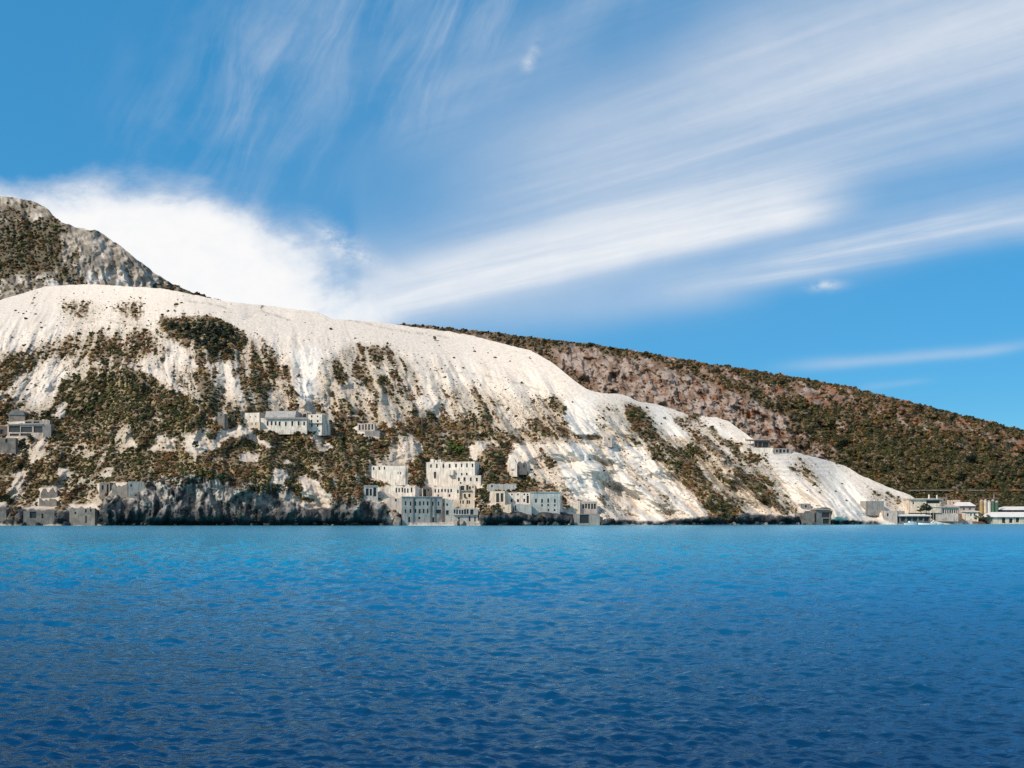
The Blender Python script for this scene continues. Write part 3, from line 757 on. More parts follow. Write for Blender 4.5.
def tint_far(px, py):
    n = fbm(px / 12, py / 9, 111, 4, .6)
    T = mixc(np.ones(px.shape + (3,)) * np.array([.19, .125, .09]), [.37, .30, .255], smooth(-.2, .5, n))
    T = mixc(T, [.24, .105, .055], smooth(.0, .4, fbm(px / 16, py / 10, 115, 3)) * smooth(600, 760, px))
    T = mixc(T, [.37, .30, .255], smooth(.45, .2, sample(vegfar, px, py)) * smooth(-.3, .3, n))
    cov = cover_at(vegfar, px, py)
    h = veg_hit(px, py, cov, 3)
    return mixc(T, [.085, .06, .03], h * .7)


def tint_peak(px, py):
    n = fbm((px - .35 * py) / 9, py / 16, 121, 4, .6)
    T = mixc(np.ones(px.shape + (3,)) * np.array([.21, .175, .14]), [.48, .42, .35], smooth(-.35, .5, n + .16 * np.sin(py * .9 + .25 * px + 3 * fbm(px / 20, py / 20, 123))))
    T = mixc(T, [.13, .115, .10], smooth(.12, .45, fbm((px - .3 * py) / 4, py / 26, 127, 4, .6)) * .6)
    T = mixc(T, [.58, .53, .48], smooth(.25, .5, fbm(px / 14, py / 18, 125, 3) + smooth(265, 290, py) * .35))
    cov = cover_at(vegfar, px, py)
    h = veg_hit(px, py, cov, 5)
    return mixc(T, [.10, .08, .05], h * .85)


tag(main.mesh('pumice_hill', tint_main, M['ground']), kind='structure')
tag(far.mesh('scrub_hill', tint_far, M['ground']), kind='structure')
tag(peak.mesh('rocky_mountain', tint_peak, M['ground']), kind='structure')


def at(px, py, Y):
    return Vector(((px - CX) / F * Y, Y, CAMH + (HY - py) / F * Y))


# ------------------------------------------------------------------ build the buildings
def fb1(x):
    return float(fbm(np.array([x]), np.array([x * .13]), 171, 3, .6)[0]) * 1.9


def facade(mb, W, H, holes, rd, ruin, rnd, base=-2.5, gable=False):
    xs = [-W / 2, W / 2] + [v for h in holes for v in h[:2]]
    zs = [base, 0, H] + [v for h in holes for v in h[2:]]
    if ruin or gable:
        n = max(4, int(W / 1.0))
        xs += [-W / 2 + W * k / n for k in range(1, n)]
    xs = sorted(set(round(v, 3) for v in xs)); zs = sorted(set(round(v, 3) for v in zs))
    topmax = max([h[3] for h in holes], default=0)
    T = []
    for x in xs:
        z = H
        if gable:
            z = H * (1 - .55 * abs(x / W + .15) * 1.6)
        if ruin:
            z -= ruin * H * (.06 + .75 * max(0, fb1(x * .42 + rnd * 9) + .12)) + ruin * 1.0 * random.random() ** 2 + ruin * H * .12 * max(0, fb1(x * 1.6 + rnd * 5))
        T.append(max(z, topmax + .25) if holes else max(z, H * .35))
    for i in range(len(xs) - 1):
        xm = (xs[i] + xs[i + 1]) / 2
        for j in range(len(zs) - 1):
            zm = (zs[j] + zs[j + 1]) / 2
            if any(h[0] < xm < h[1] and h[2] < zm < h[3] for h in holes):
                continue
            if gable and zs[j] >= min(T[i], T[i + 1]) and zs[j] > 0:
                continue
            last = j == len(zs) - 2
            za, zb = (T[i], T[i + 1]) if last else (zs[j + 1], zs[j + 1])
            mb.quad((xs[i], 0, zs[j]), (xs[i + 1], 0, zs[j]), (xs[i + 1], 0, zb), (xs[i], 0, za))
        mb.quad((xs[i], 0, T[i]), (xs[i + 1], 0, T[i + 1]), (xs[i + 1], .6, T[i + 1]), (xs[i], .6, T[i]))
        mb.quad((xs[i], .6, T[i]), (xs[i + 1], .6, T[i + 1]), (xs[i + 1], .6, base), (xs[i], .6, base))
    for x0, x1, z0, z1 in holes:
        mb.quad((x0, 0, z0), (x0, rd, z0), (x0, rd, z1), (x0, 0, z1)); mb.quad((x1, 0, z0), (x1, 0, z1), (x1, rd, z1), (x1, rd, z0))
        mb.quad((x0, 0, z0), (x1, 0, z0), (x1, rd, z0), (x0, rd, z0)); mb.quad((x0, 0, z1), (x0, rd, z1), (x1, rd, z1), (x1, 0, z1))
    return T[0], T[-1]


def build(s):
    hill = far if s.get('hill') == 2 or s['x0'] > 898 else main
    xm = (s['x0'] + s['x1']) / 2
    xs = np.linspace(s['x0'], s['x1'], 9)
    if hill is far and s.get('hill') != 2:      # village flat behind the beach
        Y = float(np.interp(xm, [898, 1024], [430, 452])) + max(0, (524.5 - s['bot'])) * 2.6
        if s['x0'] < 940:
            Y = min(Y, float(np.min(main.depth(np.minimum(xs, 938), xs * 0 + min(s['bot'], 523.5)))) - 1)
    else:
        bt = min(s['bot'], 524.4)
        dd = hill.depth(xs, xs * 0 + bt); Y = float(.55 * np.min(dd) + .45 * np.median(dd)) - .3
    k = Y / F
    a = R(s['turn'])
    W = (s['x1'] - s['x0']) * k / math.cos(a); H = (s['bot'] - s['top']) * k
    Y -= abs(W / 2 * math.sin(a)) * .4
    root = tag(link(s['name'], None), s['label'], s['cat'], s.get('group'))
    root.location = at(xm, s['bot'], Y); root.rotation_euler = (0, 0, -a)
    ca = math.cos(a)
    lx = lambda p: (p - xm) * k / ca
    lz = lambda p: (s['bot'] - p) * k
    D = s['depth']; mat = M[s['mat']]
    ruin = s.get('ruin', 0)
    holes = []
    for h in s['holes']:
        x0, x1, z0, z1 = lx(h[0]), lx(h[1]), lz(h[3]), lz(h[2])
        jw = (x1 - x0) * .09; jh = (z1 - z0) * .10
        holes.append((x0 + random.uniform(-jw, jw), x1 + random.uniform(-jw, jw), z0 + random.uniform(-jh, jh), z1 + random.uniform(-jh, jh)))
    rd = .4
    mb = MB()
    base = -4.0 if s['bot'] > 518 else -2.6
    if s.get('hill') == 2: base = -.2
    t0, t1 = facade(mb, W, H, holes, rd, ruin, random.uniform(0, 6), base, s.get('gable_ruin', False))
    top = H if not ruin else H - .5 * ruin
    if s.get('low'):
        mb.box(-W / 2, W / 2, .6, D, base, H)
    else:
        tl = max(1.0, min(t0, top)); tr = max(1.0, min(t1, top))
        back = tl if not ruin else max(1, H - 2.2 * ruin)
        for x0, x1, zf in ((-W / 2, -W / 2 + .5, tl), (W / 2 - .5, W / 2, tr)):
            mb.prism([(.6, base), (D, base), (D, back), (.6, zf)], x0, x1)
        mb.box(-W / 2 + .5, W / 2 - .5, D - .5, D, base, back)
    mb.build('wall', mat, root)
    if not ruin and not s.get('low') and not s.get('gable_ruin'):
        rb = MB(); rb.box(-W / 2 + .5, W / 2 - .5, .6, D - .5, H - .55, H - .25)
        rb.build('roof', M['roofgrey'], root)
    for x0, x1, z0, z1 in holes:
        wb = MB(); wb.box(x0 - .05, x1 + .05, rd - .02, rd + .1, z0 - .05, z1 + .05)
        w = wb.build('window' if z0 > .8 else 'doorway', M['unlit_infill'], root)
        if (x1 - x0) > .9 and (x1 - x0) < 2.4 and z0 > .8:      # a weathered sill and lintel
            sb = MB(); sb.box(x0 - .12, x1 + .12, -.12, .05, z0 - .16, z0 - .02)
            sb.build('sill', mat, w)
    if s.get('cornice'):
        cb = MB(); cb.box(-W / 2 - .2, W / 2 + .2, -.3, .5, H + .005, H + .35); cb.build('cornice', mat, root)
    if s.get('ledge'):
        x0, x1, y = s['ledge']
        cb = MB(); cb.box(lx(x0), lx(x1), -.7, -.003, lz(y) - .14, lz(y) + .14); cb.build('ledge', M['grey'], root)
    for p in s.get('pilasters', ()):
        pb = MB(); pb.box(lx(p) - .22, lx(p) + .22, -.35, -.003, -1, H - .1); pb.build('pilaster', M['dgrey'], root)
    for i, (x0, x1) in enumerate(s.get('parapet', ())):
        pb = MB(); hh = (1.5, .9, 1.2)[i % 3]
        pb.box(lx(x0), lx(x1), .1, 2.2, H + .003, H + hh); pb.build('parapet', mat, root)
    if s.get('porch'):
        x0, x1, y0, y1 = s['porch']
        pb = MB(); pb.box(lx(x0), lx(x1), -1.6, -.003, lz(y1), lz(y0)); pb.build('balcony', mat, root)
    if s.get('slab'):
        x0, x1, y0, y1 = s['slab']
        pb = MB(); h0 = lz(y1) + .003; h1 = max(lz(y0), h0 + .3)
        pb.prism([(-.9, h0), (D + .4, h0), (D + .4, h1), (-.9, h0 + .3)], lx(x0), lx(x1))
        pb.build('roof', M[s.get('slabmat', 'grey')], root)
        if x0 < s['x0'] - 3:                                  # posts carry the overhang
            for f in (.15, .6):
                qb = MB(); x = lx(x0) * (1 - f) + lx(s['x0']) * f
                qb.box(x - .15, x + .15, -.6, -.3, -2, h0 - .004); qb.build('post', M['grey'], root)
    if s.get('hip'):
        x0, x1, y0, y1 = s['hip']
        h0 = lz(y1) + .004; h1 = lz(y0); d = D + .8
        a0, a1 = lx(x0), lx(x1); i0 = (a1 - a0) * .16
        pb = MB(); v = [(a0, -1, h0), (a1, -1, h0), (a1, d, h0), (a0, d, h0), (a0 + i0, d * .5, h1), (a1 - i0, d * .5, h1)]
        pb.v = v; pb.f = [(0, 1, 5, 4), (1, 2, 5), (2, 3, 4, 5), (3, 0, 4), (3, 2, 1, 0)]; pb.m = [0] * 5
        pb.build('roof', M[s['slabmat']], root)
    if s.get('shed_roof'):
        x0, x1, y0, y1 = s['shed_roof']
        pb = MB(); z0 = lz(y1); z1 = lz(y0) + .8
        pb.prism([(-.5, z0 + .003), (D, z0 + .003), (D, z1 - .8), (1.6, z1 - .8), (-.5, z0 + .35)], lx(x0), lx(x1))
        pb.build('roof', M['roofgrey'], root)
        lb = MB(); lb.box(lx(x0), lx(307), -.75, -.51, z0 - .5, z0 + .25); lb.build('eaves', M['grey'], root)
    for px, py in s.get('chimneys', ()):
        cb = MB(); cb.tube((lx(px), 3.5, H - .5), (lx(px), 3.5, lz(py)), .38, .32, 10); cb.build('chimney', M['roofwhite'], root)
    if s.get('arch'):
        pb = MB(); prof = []
        n = 10
        v = []
        for q in range(n + 1):
            t = math.pi * q / n
            v.append((-math.cos(t) * W * .5, math.sin(t) * 2.6 + H + .003))
        pb.v = [(x, -.4, z) for x, z in v] + [(x, D + .3, z) for x, z in v]
        for q in range(n):
            pb.f.append((q, q + 1, n + 2 + q, n + 1 + q)); pb.m.append(0)
        pb.f.append(tuple(range(n, -1, -1))); pb.m.append(0)
        pb.f.append(tuple(range(n + 1, 2 * n + 2))); pb.m.append(0)
        pb.build('roof', M['dgrey'], root)
    if s.get('rails'):
        rb = MB()
        for y in (.4, 2.0):
            pts = [(-1.5 + 3 * q / 8, y, H + 1.5 * math.sin(math.pi * q / 8)) for q in range(9)]
            for p, q in zip(pts, pts[1:]):
                rb.tube(p, q, .14, .14, 6)
        rb.build('rail', M['grey'], root)
    return root


for s in B:
    build(s)

# silos in the village
for px, mat, top, lab in [(981.4, 'yellow', 501.2, 'yellow silo, leftmost of the row of five in the village'), (985.2, 'cream', 500.8, 'cream silo beside the yellow one in the village'),
                          (989, 'roofwhite', 502, 'white silo, the middle of the village row of five'), (992.8, 'green', 501, 'green silo next to the white silo under the gantry spire'),
                          (996.6, 'green', 502.4, 'green silo at the right end of the village row')]:
    Y = 478.0; k = Y / F
    root = tag(link('silo', None), lab, 'silo', 'silos in the village'); root.location = at(px, 512, Y)
    h = (512 - top) * k
    b_ = MB(); b_.tube((0, 0, -4), (0, 0, h), 1.75 * k, 1.75 * k, 18); b_.build('tank', M[mat], root)
    b_ = MB(); b_.tube((0, 0, h + .003), (0, 0, h + .9), 1.8 * k, .5, 18); b_.build('roof', M['grey'], root)
root = tag(link('silo_gantry', None), 'rusty gantry with a spire across the tops of the silos', 'gantry'); root.location = at(989, 500.8, 478)
b_ = MB(); b_.box(-5.4, 5.2, -.5, .5, 1.0, 1.35); b_.build('deck', M['rust'], root)
for x in (-5, -2, 1, 4.2):
    b_ = MB(); b_.box(x - .1, x + .1, 1.0, 1.2, -9, 2.1); b_.build('post', M['rust'], root)
b_ = MB(); b_.tube((2.6, 0, 1.36), (2.6, 0, 3.6), .3, .08, 8); b_.build('spire', M['grey'], root)

# poles
for px, y0, y1, lab in [(422, 409, 436, 'thin tall utility pole beside the hillside road'), (25, 402.5, 421, 'pole standing above the grey arched barn'), (434.2, 425, 441, 'short utility pole by the road above the stacked town')]:
    Y = float(main.depth(px, y1)); k = Y / F
    root = tag(link('utility_pole', None), lab, 'pole'); root.location = at(px, y1, Y)
    h = (y1 - y0) * k
    b_ = MB(); b_.tube((0, 0, -2), (0, 0, h), .16, .10, 8); b_.build('shaft', M['wood'], root)
    b_ = MB(); b_.box(-.7, .7, -.06, .06, h - .8, h - .65); b_.build('crossarm', M['wood'], root)


# ------------------------------------------------------------------ shrubs and trees
def ico(sub):
    import bmesh
    bm = bmesh.new(); bmesh.ops.create_icosphere(bm, subdivisions=sub, radius=1.0)
    bm.verts.ensure_lookup_table()
    v = np.array([x.co[:] for x in bm.verts]); f = np.array([[q.index for q in p.verts] for p in bm.faces]); bm.free()
    return v, f


def blob_variant(sub, seed, rough):
    rg = np.random.default_rng(seed)
    v, f = ico(sub)
    d = 1 + rough * rg.normal(0, 1, len(v)).clip(-1.6, 1.6)
    d *= 1 + .25 * np.sin(v @ rg.normal(0, 2.4, 3) + rg.uniform(0, 6))
    v = v * d[:, None] * np.array([1, 1, .82]); v[:, 2] = np.maximum(v[:, 2], -.35) + .12
    v *= rg.uniform(.85, 1.15, 3)
    return v, f


SMALL = [blob_variant(1, 100 + i, .16) for i in range(8)]
BIG = [blob_variant(2, 200 + i, .17) for i in range(6)]
PAL = np.array([[.044, .050, .016], [.068, .068, .020], [.030, .038, .015], [.110, .080, .028], [.125, .072, .030], [.165, .115, .045], [.085, .046, .020], [.060, .072, .018]])


greens = np.zeros(_gxx.shape)
for pts, val in [([(62, 378), (100, 366), (135, 372), (190, 398), (190, 427), (45, 427)], 1), ([(190, 318), (238, 326), (245, 356), (196, 356)], 1), ([(250, 436), (372, 440), (372, 486), (250, 480)], .7),
                 ([(60, 425), (150, 430), (150, 482), (70, 480)], .7), ([(444, 438), (474, 438), (474, 462), (444, 462)], 1), ([(190, 385), (290, 392), (300, 408), (190, 412)], .8),
                 ([(760, 400), (1100, 470), (1100, 512), (840, 500)], .8), ([(560, 345), (700, 372), (620, 380), (540, 360)], .6), ([(640, 440), (704, 443), (690, 460), (655, 455)], .6),
                 ([(480, 474), (500, 474), (510, 492), (480, 516)], .8)]:
    greens = paint(greens, pts, val, 6)


def bush_colours(n, px, py, w):
    base = fbm(px / 24, py / 16, 131, 3)
    w = np.array(w)[None] * np.exp(np.array([-1, -.6, -1.4, .8, 1.2, 1.0, 1.0, -.8])[None] * (base * 3.2 + 2.6 * fbm(px / 9, py / 6, 139, 3) + .6 * fbm(px / 60, py / 40, 137, 2) - 1.5 * sample(greens, px, py))[:, None])
    cw = np.cumsum(w / w.sum(1, keepdims=True), 1)
    idx = np.clip((RNG.uniform(0, 1, (n, 1)) > cw).sum(1), 0, 7)
    return PAL[idx] * np.array([1.22, 1.0, .92]) * RNG.uniform(.6, 1.25, (n, 1))


def scatter(hill, cover_map, n, x0, x1, y0, y1, seed, smin, smax, w, keep=None):
    px = RNG.uniform(x0, x1, n); py = RNG.uniform(y0, y1, n)
    ci = np.clip(((px - hill.c[0]) / (hill.c[1] - hill.c[0])).astype(int), 0, len(hill.c) - 1)
    ok = (py > hill.top[ci] + .2) & (py < hill.bot[ci] - 2.5)
    cov = cover_at(cover_map, px, py)
    h = veg_hit(px, py, np.clip(cov, 0, 1), seed)
    ok &= RNG.uniform(0, 1, n) < h * (.35 + .65 * cov)
    if keep is not None:
        ok &= keep(px, py)
    px, py = px[ok], py[ok]
    r = smin + (smax - smin) * RNG.beta(1.3, 3.2, len(px))
    cov = cover_at(cover_map, px, py)
    r *= .75 + .4 * cov
    Y = hill.depth(px, py)
    return px, py, r, Y, bush_colours(len(px), px, py, w)


W_MAIN = [.20, .16, .17, .13, .12, .05, .13, .04]
W_FAR = [.26, .16, .32, .06, .04, .01, .06, .09]
W_PEAK = [.22, .16, .26, .10, .08, .04, .10, .04]
free = lambda px, py: sample(bfree, px, py + 1.0) < .3
P1 = scatter(main, veg, 95000, -60, 950, 284, 522, 0, .6, 2.9, W_MAIN, free)
P2 = scatter(far, vegfar, 75000, 400, 1090, 322, 512, 3, .6, 2.4, W_FAR, lambda px, py: sample(bfree, px, py) < .3)
P3 = scatter(peak, vegfar, 9000, -60, 240, 194, 330, 5, .8, 2.4, W_PEAK)
# a sprinkle of single shrubs on the bare white slope
n0 = 900
px = RNG.uniform(-40, 930, n0); py = RNG.uniform(300, 515, n0)
ci = np.clip(((px - main.c[0]) / .8).astype(int), 0, len(main.c) - 1)
ok = (py > main.top[ci] + 10) & (py < main.bot[ci] - 4) & (sample(veg, px, py) < .3) & (sample(rock, px, py) < .3) & free(px, py) & (RNG.uniform(0, 1, n0) < smooth(290, 400, py - (px - 300) * .1) * .8 + .12)
px, py = px[ok], py[ok]
P4 = (px, py, RNG.uniform(.5, 1.5, len(px)), main.depth(px, py), bush_colours(len(px), px, py, W_MAIN))
# small tufts everywhere round the denser scrub
n0 = 60000
px = RNG.uniform(-60, 940, n0); py = RNG.uniform(290, 521, n0)
ci = np.clip(((px - main.c[0]) / .8).astype(int), 0, len(main.c) - 1)
ok = (py > main.top[ci] + 4) & (py < main.bot[ci] - 3) & (RNG.uniform(0, 1, n0) < np.clip(cover_at(veg, px, py) * 1.1 - .03, 0, .8)) & free(px, py)
px, py = px[ok], py[ok]
P5 = (px, py, .3 + .75 * RNG.beta(1.2, 2.6, len(px)), main.depth(px, py), np.where(RNG.uniform(0, 1, (len(px), 1)) < .45, np.array([.28, .20, .095]) * RNG.uniform(.6, 1.2, (len(px), 1)), bush_colours(len(px), px, py, W_MAIN)))
allP = [np.concatenate([p[i] for p in (P1, P2, P3, P4, P5)]) for i in range(5)]
hill_id = np.concatenate([np.full(len(p[0]), i) for i, p in enumerate((P1, P2, P3, P4, P5))])
inview = (allP[0] > 4) & (allP[0] < 1020)
rank = np.argsort(np.where(inview, -(allP[2]), 0))
single = np.zeros(len(allP[0]), bool)
single[rank[:230]] = True


def merged(name, sel, variants):
    V, Fc, T = [], [], []
    off = 0
    who = RNG.integers(0, len(variants), sel.sum())
    ids = np.nonzero(sel)[0]
    for vi, (v, f) in enumerate(variants):
        q = ids[who == vi]
        if not len(q): continue
        px, py, r, Y, c = (a[q] for a in allP)
        rad = r * Y / F
        th = RNG.uniform(0, 6.28, len(q)); cs, sn = np.cos(th), np.sin(th)
        x = v[None, :, 0] * cs[:, None] - v[None, :, 1] * sn[:, None]
        y = v[None, :, 0] * sn[:, None] + v[None, :, 1] * cs[:, None]
        z = np.repeat(v[None, :, 2], len(q), 0) * RNG.uniform(.7, 1.25, (len(q), 1))
        cx = (px - CX) / F * Y; cz = CAMH + (HY - py) / F * Y
        P = np.stack([cx[:, None] + x * rad[:, None], Y[:, None] + y * rad[:, None], cz[:, None] + z * rad[:, None]], -1)
        V.append(P.reshape(-1, 3))
        Fc.append((f[None] + (off + np.arange(len(q)) * len(v))[:, None, None]).reshape(-1))
        cc = c[:, None, :] * RNG.uniform(.7, 1.3, (len(q), len(v), 1))
        T.append(cc.reshape(-1, 3)); off += len(q) * len(v)
    me = np_mesh(name, np.concatenate(V), np.concatenate(Fc), 3, [M['leaf']], np.concatenate(T))
    return link(name, me)


for i, nm in enumerate(['scrub_on_pumice', 'scrub_on_hill', 'scrub_on_mountain']):
    ids = (hill_id == i) | ((hill_id >= 3) if i == 0 else False)
    o = merged('scrub', ids & ~single, SMALL)
    tag(o, ['low brown and olive scrub covering the white pumice hill', 'dense dark green scrub covering the reddish hill behind', 'dark scrub in the clefts of the grey mountain'][i], 'scrub', None, 'stuff')

# shared meshes for individual shrubs
# red boulders and outcrops of the far hill
n0 = 9000
px = RNG.uniform(420, 1090, n0); py = RNG.uniform(322, 500, n0)
ci = np.clip(((px - far.c[0]) / .95).astype(int), 0, len(far.c) - 1)
dtop = py - far.top[ci]
ok = (dtop > -.2) & (RNG.uniform(0, 1, n0) < np.exp(-dtop / 22) * .85 * smooth(470, 720, px) + .10) & (fbm(px / 15, py / 9, 161, 3) > -.12)
px, py = px[ok], py[ok]
oc = np.array([.34, .150, .080])[None] * RNG.uniform(.7, 1.35, (len(px), 1)) * np.array([[1, 1, 1]])
save = allP
allP = [px, py, .7 + 1.7 * RNG.beta(1.2, 3, len(px)), far.depth(px, py), oc]
ROCKS = []
for i in range(6):
    rg = np.random.default_rng(500 + i); v, f = ico(1)
    v = v * (1 + .2 * rg.normal(0, 1, len(v)).clip(-1.5, 1.5))[:, None] * rg.uniform(.8, 1.2, 3); v[:, 2] *= .8
    ROCKS.append((v, f))
o = merged('boulders', np.ones(len(px), bool), ROCKS); o.data.materials.clear(); o.data.materials.append(M['rock'])
tag(o, 'reddish boulders strewn over the crest of the scrub hill', 'boulders', None, 'stuff')
allP = save
shrub_meshes = []
for vi in range(10):
    v, f = BIG[vi % 6]
    c = PAL[vi % 8] * .95
    t = np.ones((len(v), 3)) * c * np.random.default_rng(vi).uniform(.7, 1.35, (len(v), 1))
    shrub_meshes.append(np_mesh('shrub', v, f.reshape(-1), 3, [M['leaf']], t))
for i in np.nonzero(single)[0]:
    px, py, r, Y = (allP[k][i] for k in range(4))
    o = link('shrub', random.choice(shrub_meshes))
    o.location = at(px, py, Y); rr = r * Y / F
    o.scale = (rr, rr * random.uniform(.85, 1.1), rr * random.uniform(.8, 1.2)); o.rotation_euler = (0, 0, random.uniform(0, 6.28))
    lab = {0: 'large rounded shrub standing out of the scrub on the white pumice hill', 1: 'large dark shrub standing out of the scrub on the reddish hill', 4: 'single shrub on bare white pumice',
           2: 'large dark shrub standing out of the scrub on the grey mountain', 3: 'single shrub on bare white pumice'}[int(hill_id[i])]
    tag(o, lab, 'shrub', {0: 'large shrubs on the pumice hill', 1: 'large shrubs on the reddish hill', 2: 'large shrubs on the mountain', 3: 'single shrubs on bare pumice', 4: 'single shrubs on bare pumice'}[int(hill_id[i])])


def make_tree(col, seed, slim=1.0):
    """unit-height tree: forked trunk, crown of many ragged leaf clumps"""
    rg = np.random.default_rng(seed)
    V, Fc, T = [], [], []; off = 0
    for k in range(26):
        v, f = SMALL[rg.integers(0, 8)]
        th = rg.uniform(0, 6.28); rr = .34 * math.sqrt(rg.uniform(0, 1)) * slim
        zz = rg.uniform(.28, .9); rr *= 1.15 - abs(zz - .5) * 1.1
        s_ = rg.uniform(.09, .17)
        p = v * s_ + np.array([math.cos(th) * rr, math.sin(th) * rr, zz])
        V.append(p); Fc.append((f + off).reshape(-1)); off += len(v)
        T.append(np.ones((len(v), 3)) * np.array(col) * rg.uniform(.7, 1.35) * rg.uniform(.75, 1.25, (len(v), 1)))
    crown = np_mesh('crown', np.concatenate(V), np.concatenate(Fc), 3, [M['leaf']], np.concatenate(T))
    b_ = MB(); b_.tube((0, 0, -.12), (.02, 0, .4), .035, .022, 7); b_.tube((.02, 0, .38), (.14, .06, .62), .02, .01, 6); b_.tube((.02, 0, .36), (-.13, -.05, .6), .02, .01, 6)
    return crown, b_.mesh('trunk', [M['bark']])


TREES = {
    'dark': [make_tree((.040, .046, .026), 301), make_tree((.050, .052, .030), 302), make_tree((.034, .042, .028), 303)],
    'green': [make_tree((.075, .115, .025), 311), make_tree((.11, .16, .035), 312)],
    'rust': [make_tree((.24, .105, .030), 321), make_tree((.20, .12, .04), 322)],
    'olive': [make_tree((.075, .072, .030), 331), make_tree((.095, .085, .035), 332)],
}


def tree(px, py, hpx, kind, label, group=None, hill=main, Y=None, name='tree', cat='tree'):
    Y = float(hill.depth(px, py)) if Y is None else Y
    c, t = random.choice(TREES[kind])
    root = tag(link(name, None), label, cat, group); root.location = at(px, py, Y)
    h = hpx * Y / F; root.scale = (h, h, h * random.uniform(.9, 1.1)); root.rotation_euler = (0, 0, random.uniform(0, 6.28))
    link('crown', c, root); link('trunk', t, root)


for px, py, h in [(172, 329, 8), (180, 333, 8), (187, 331, 9), (194, 336, 9), (200, 333, 10), (206, 338, 11), (211, 333, 11), (217, 338, 11), (221, 333, 10), (226, 340, 10), (231, 336, 9), (214, 345, 10),
                  (224, 348, 9), (205, 347, 9), (197, 344, 8), (233, 346, 8), (188, 340, 8), (219, 352, 8), (209, 354, 8), (228, 355, 8)]:
    tree(px, py, h, 'dark', 'dark tree in the grove high on the white slope', 'dark trees in the high grove')
for px, py, h in [(452, 452, 7), (457, 455, 8), (462, 453, 7), (456, 449, 6), (449, 447, 6), (464, 458, 6)]:
    tree(px, py, h, 'green', 'fresh green tree on the bank above the top white factory', 'green trees above the top factory')
for px, py, h, k, lab in [(460, 447, 7, 'rust', 'rusty orange tree above the fresh green trees over town'), (217, 433, 9, 'rust', 'round rusty bush below the beige stone tower'),
                          (47, 453, 8, 'rust', 'orange-red bush below the right end of the three-bay concrete building'), (30, 442, 8, 'olive', 'yellowish bush in front of the three-bay concrete building'),
                          (434.6, 341, 4.5, 'dark', 'lone dark tree on the bare upper white slope'), (484, 505, 10, 'dark', 'dark tree between the stacked town and the rocky point'),
                          (482, 513, 9, 'dark', 'low dark tree near the water right of the boathouse bays'), (481, 497, 8, 'olive', 'olive tree beside the cream broken house'),
                          (466, 500, 3.5, 'green', 'tuft of green on the cream broken house ledge'), (494, 513, 9, 'olive', 'olive tree on rocks under the cream house with tall doorways'),
                          (435, 479, 6, 'dark', 'dark tree growing against the top factory wall'), (22, 452, 10, 'dark', 'dark tree right of the tall stained retaining wall'),
                          (88, 440, 7, 'dark', 'dark tree on the scrub shelf right of the three-bay concrete building'), (196, 450, 9, 'dark', 'dark tree by the white rock under the stone tower'),
                          (342, 442, 8, 'dark', 'dark tree under the short row of columns'), (208, 438, 6, 'green', 'small green tree left of the rusty bush'),
                          (262, 426, 4, 'green', 'bright green bush against the grey wall of the mid-slope complex'), (323, 447, 7, 'olive', 'olive tree on the pale track below the mid-slope complex')]:
    tree(px, py, h, k, lab)
for px, py, h, Yt in [(921, 514, 9, 424), (926, 514, 11, 424), (929, 513, 8, 425), (934, 521, 6, 438), (940, 521, 6, 439), (976, 521, 6, 446), (982, 521, 6.5, 447), (988, 521, 6, 448), (944, 520, 5, 440)]:
    tree(px, py, h, 'dark' if py < 518 else 'olive', 'dark tree behind the long white-roofed village shed' if py < 518 else 'low olive tree on the village beachfront',
         'dark trees behind the village shed' if py < 518 else 'olive trees on the village beachfront', Y=Yt)

# ------------------------------------------------------------------ rocks at the waterline
rock_meshes = []
for i in range(8):
    rg = np.random.default_rng(400 + i); v, f = ico(3)
    d = 1 + .55 * fbm(v[:, 0] * 1.3 + i * 7, v[:, 1] * 1.3 + v[:, 2] * 1.9, i, 4, .65)
    v = v * d[:, None] * np.array([1, .8, .85])
    for _ in range(14):                                    # split faces
        nrm = rg.normal(0, 1, 3); nrm /= np.linalg.norm(nrm); q = v @ nrm; lim = rg.uniform(.38, .75)
        v = v - np.maximum(q - lim, 0)[:, None] * nrm[None]
    pale = i >= 6
    base = np.array([.30, .24, .20]) if pale else np.array([.05, .055, .06])
    t = base[None] * (1 + .5 * fbm(v[:, 0] * 2, v[:, 2] * 2 + v[:, 1], 7, 3))[:, None]
    rock_meshes.append(np_mesh('shore_rock', v, f.reshape(-1), 3, [M['rock']], t))


def shore_rock(px, hpx, label, group=None, pale=False, wide=1.2, off=0):
    Y = float(shoreY(np.array([px]))[0]) - 1.5 - off
    o = link('shore_rock', random.choice(rock_meshes[6:] if pale else rock_meshes[:6]))
    h = hpx * Y / F
    o.location = ((px - CX) / F * Y, Y, h * .25); o.scale = (h * wide * .75, h * .8, h * .85); o.rotation_euler = (random.uniform(-.3, .3), random.uniform(-.3, .3), random.uniform(0, 6.28))
    tag(o, label, 'rock', group)


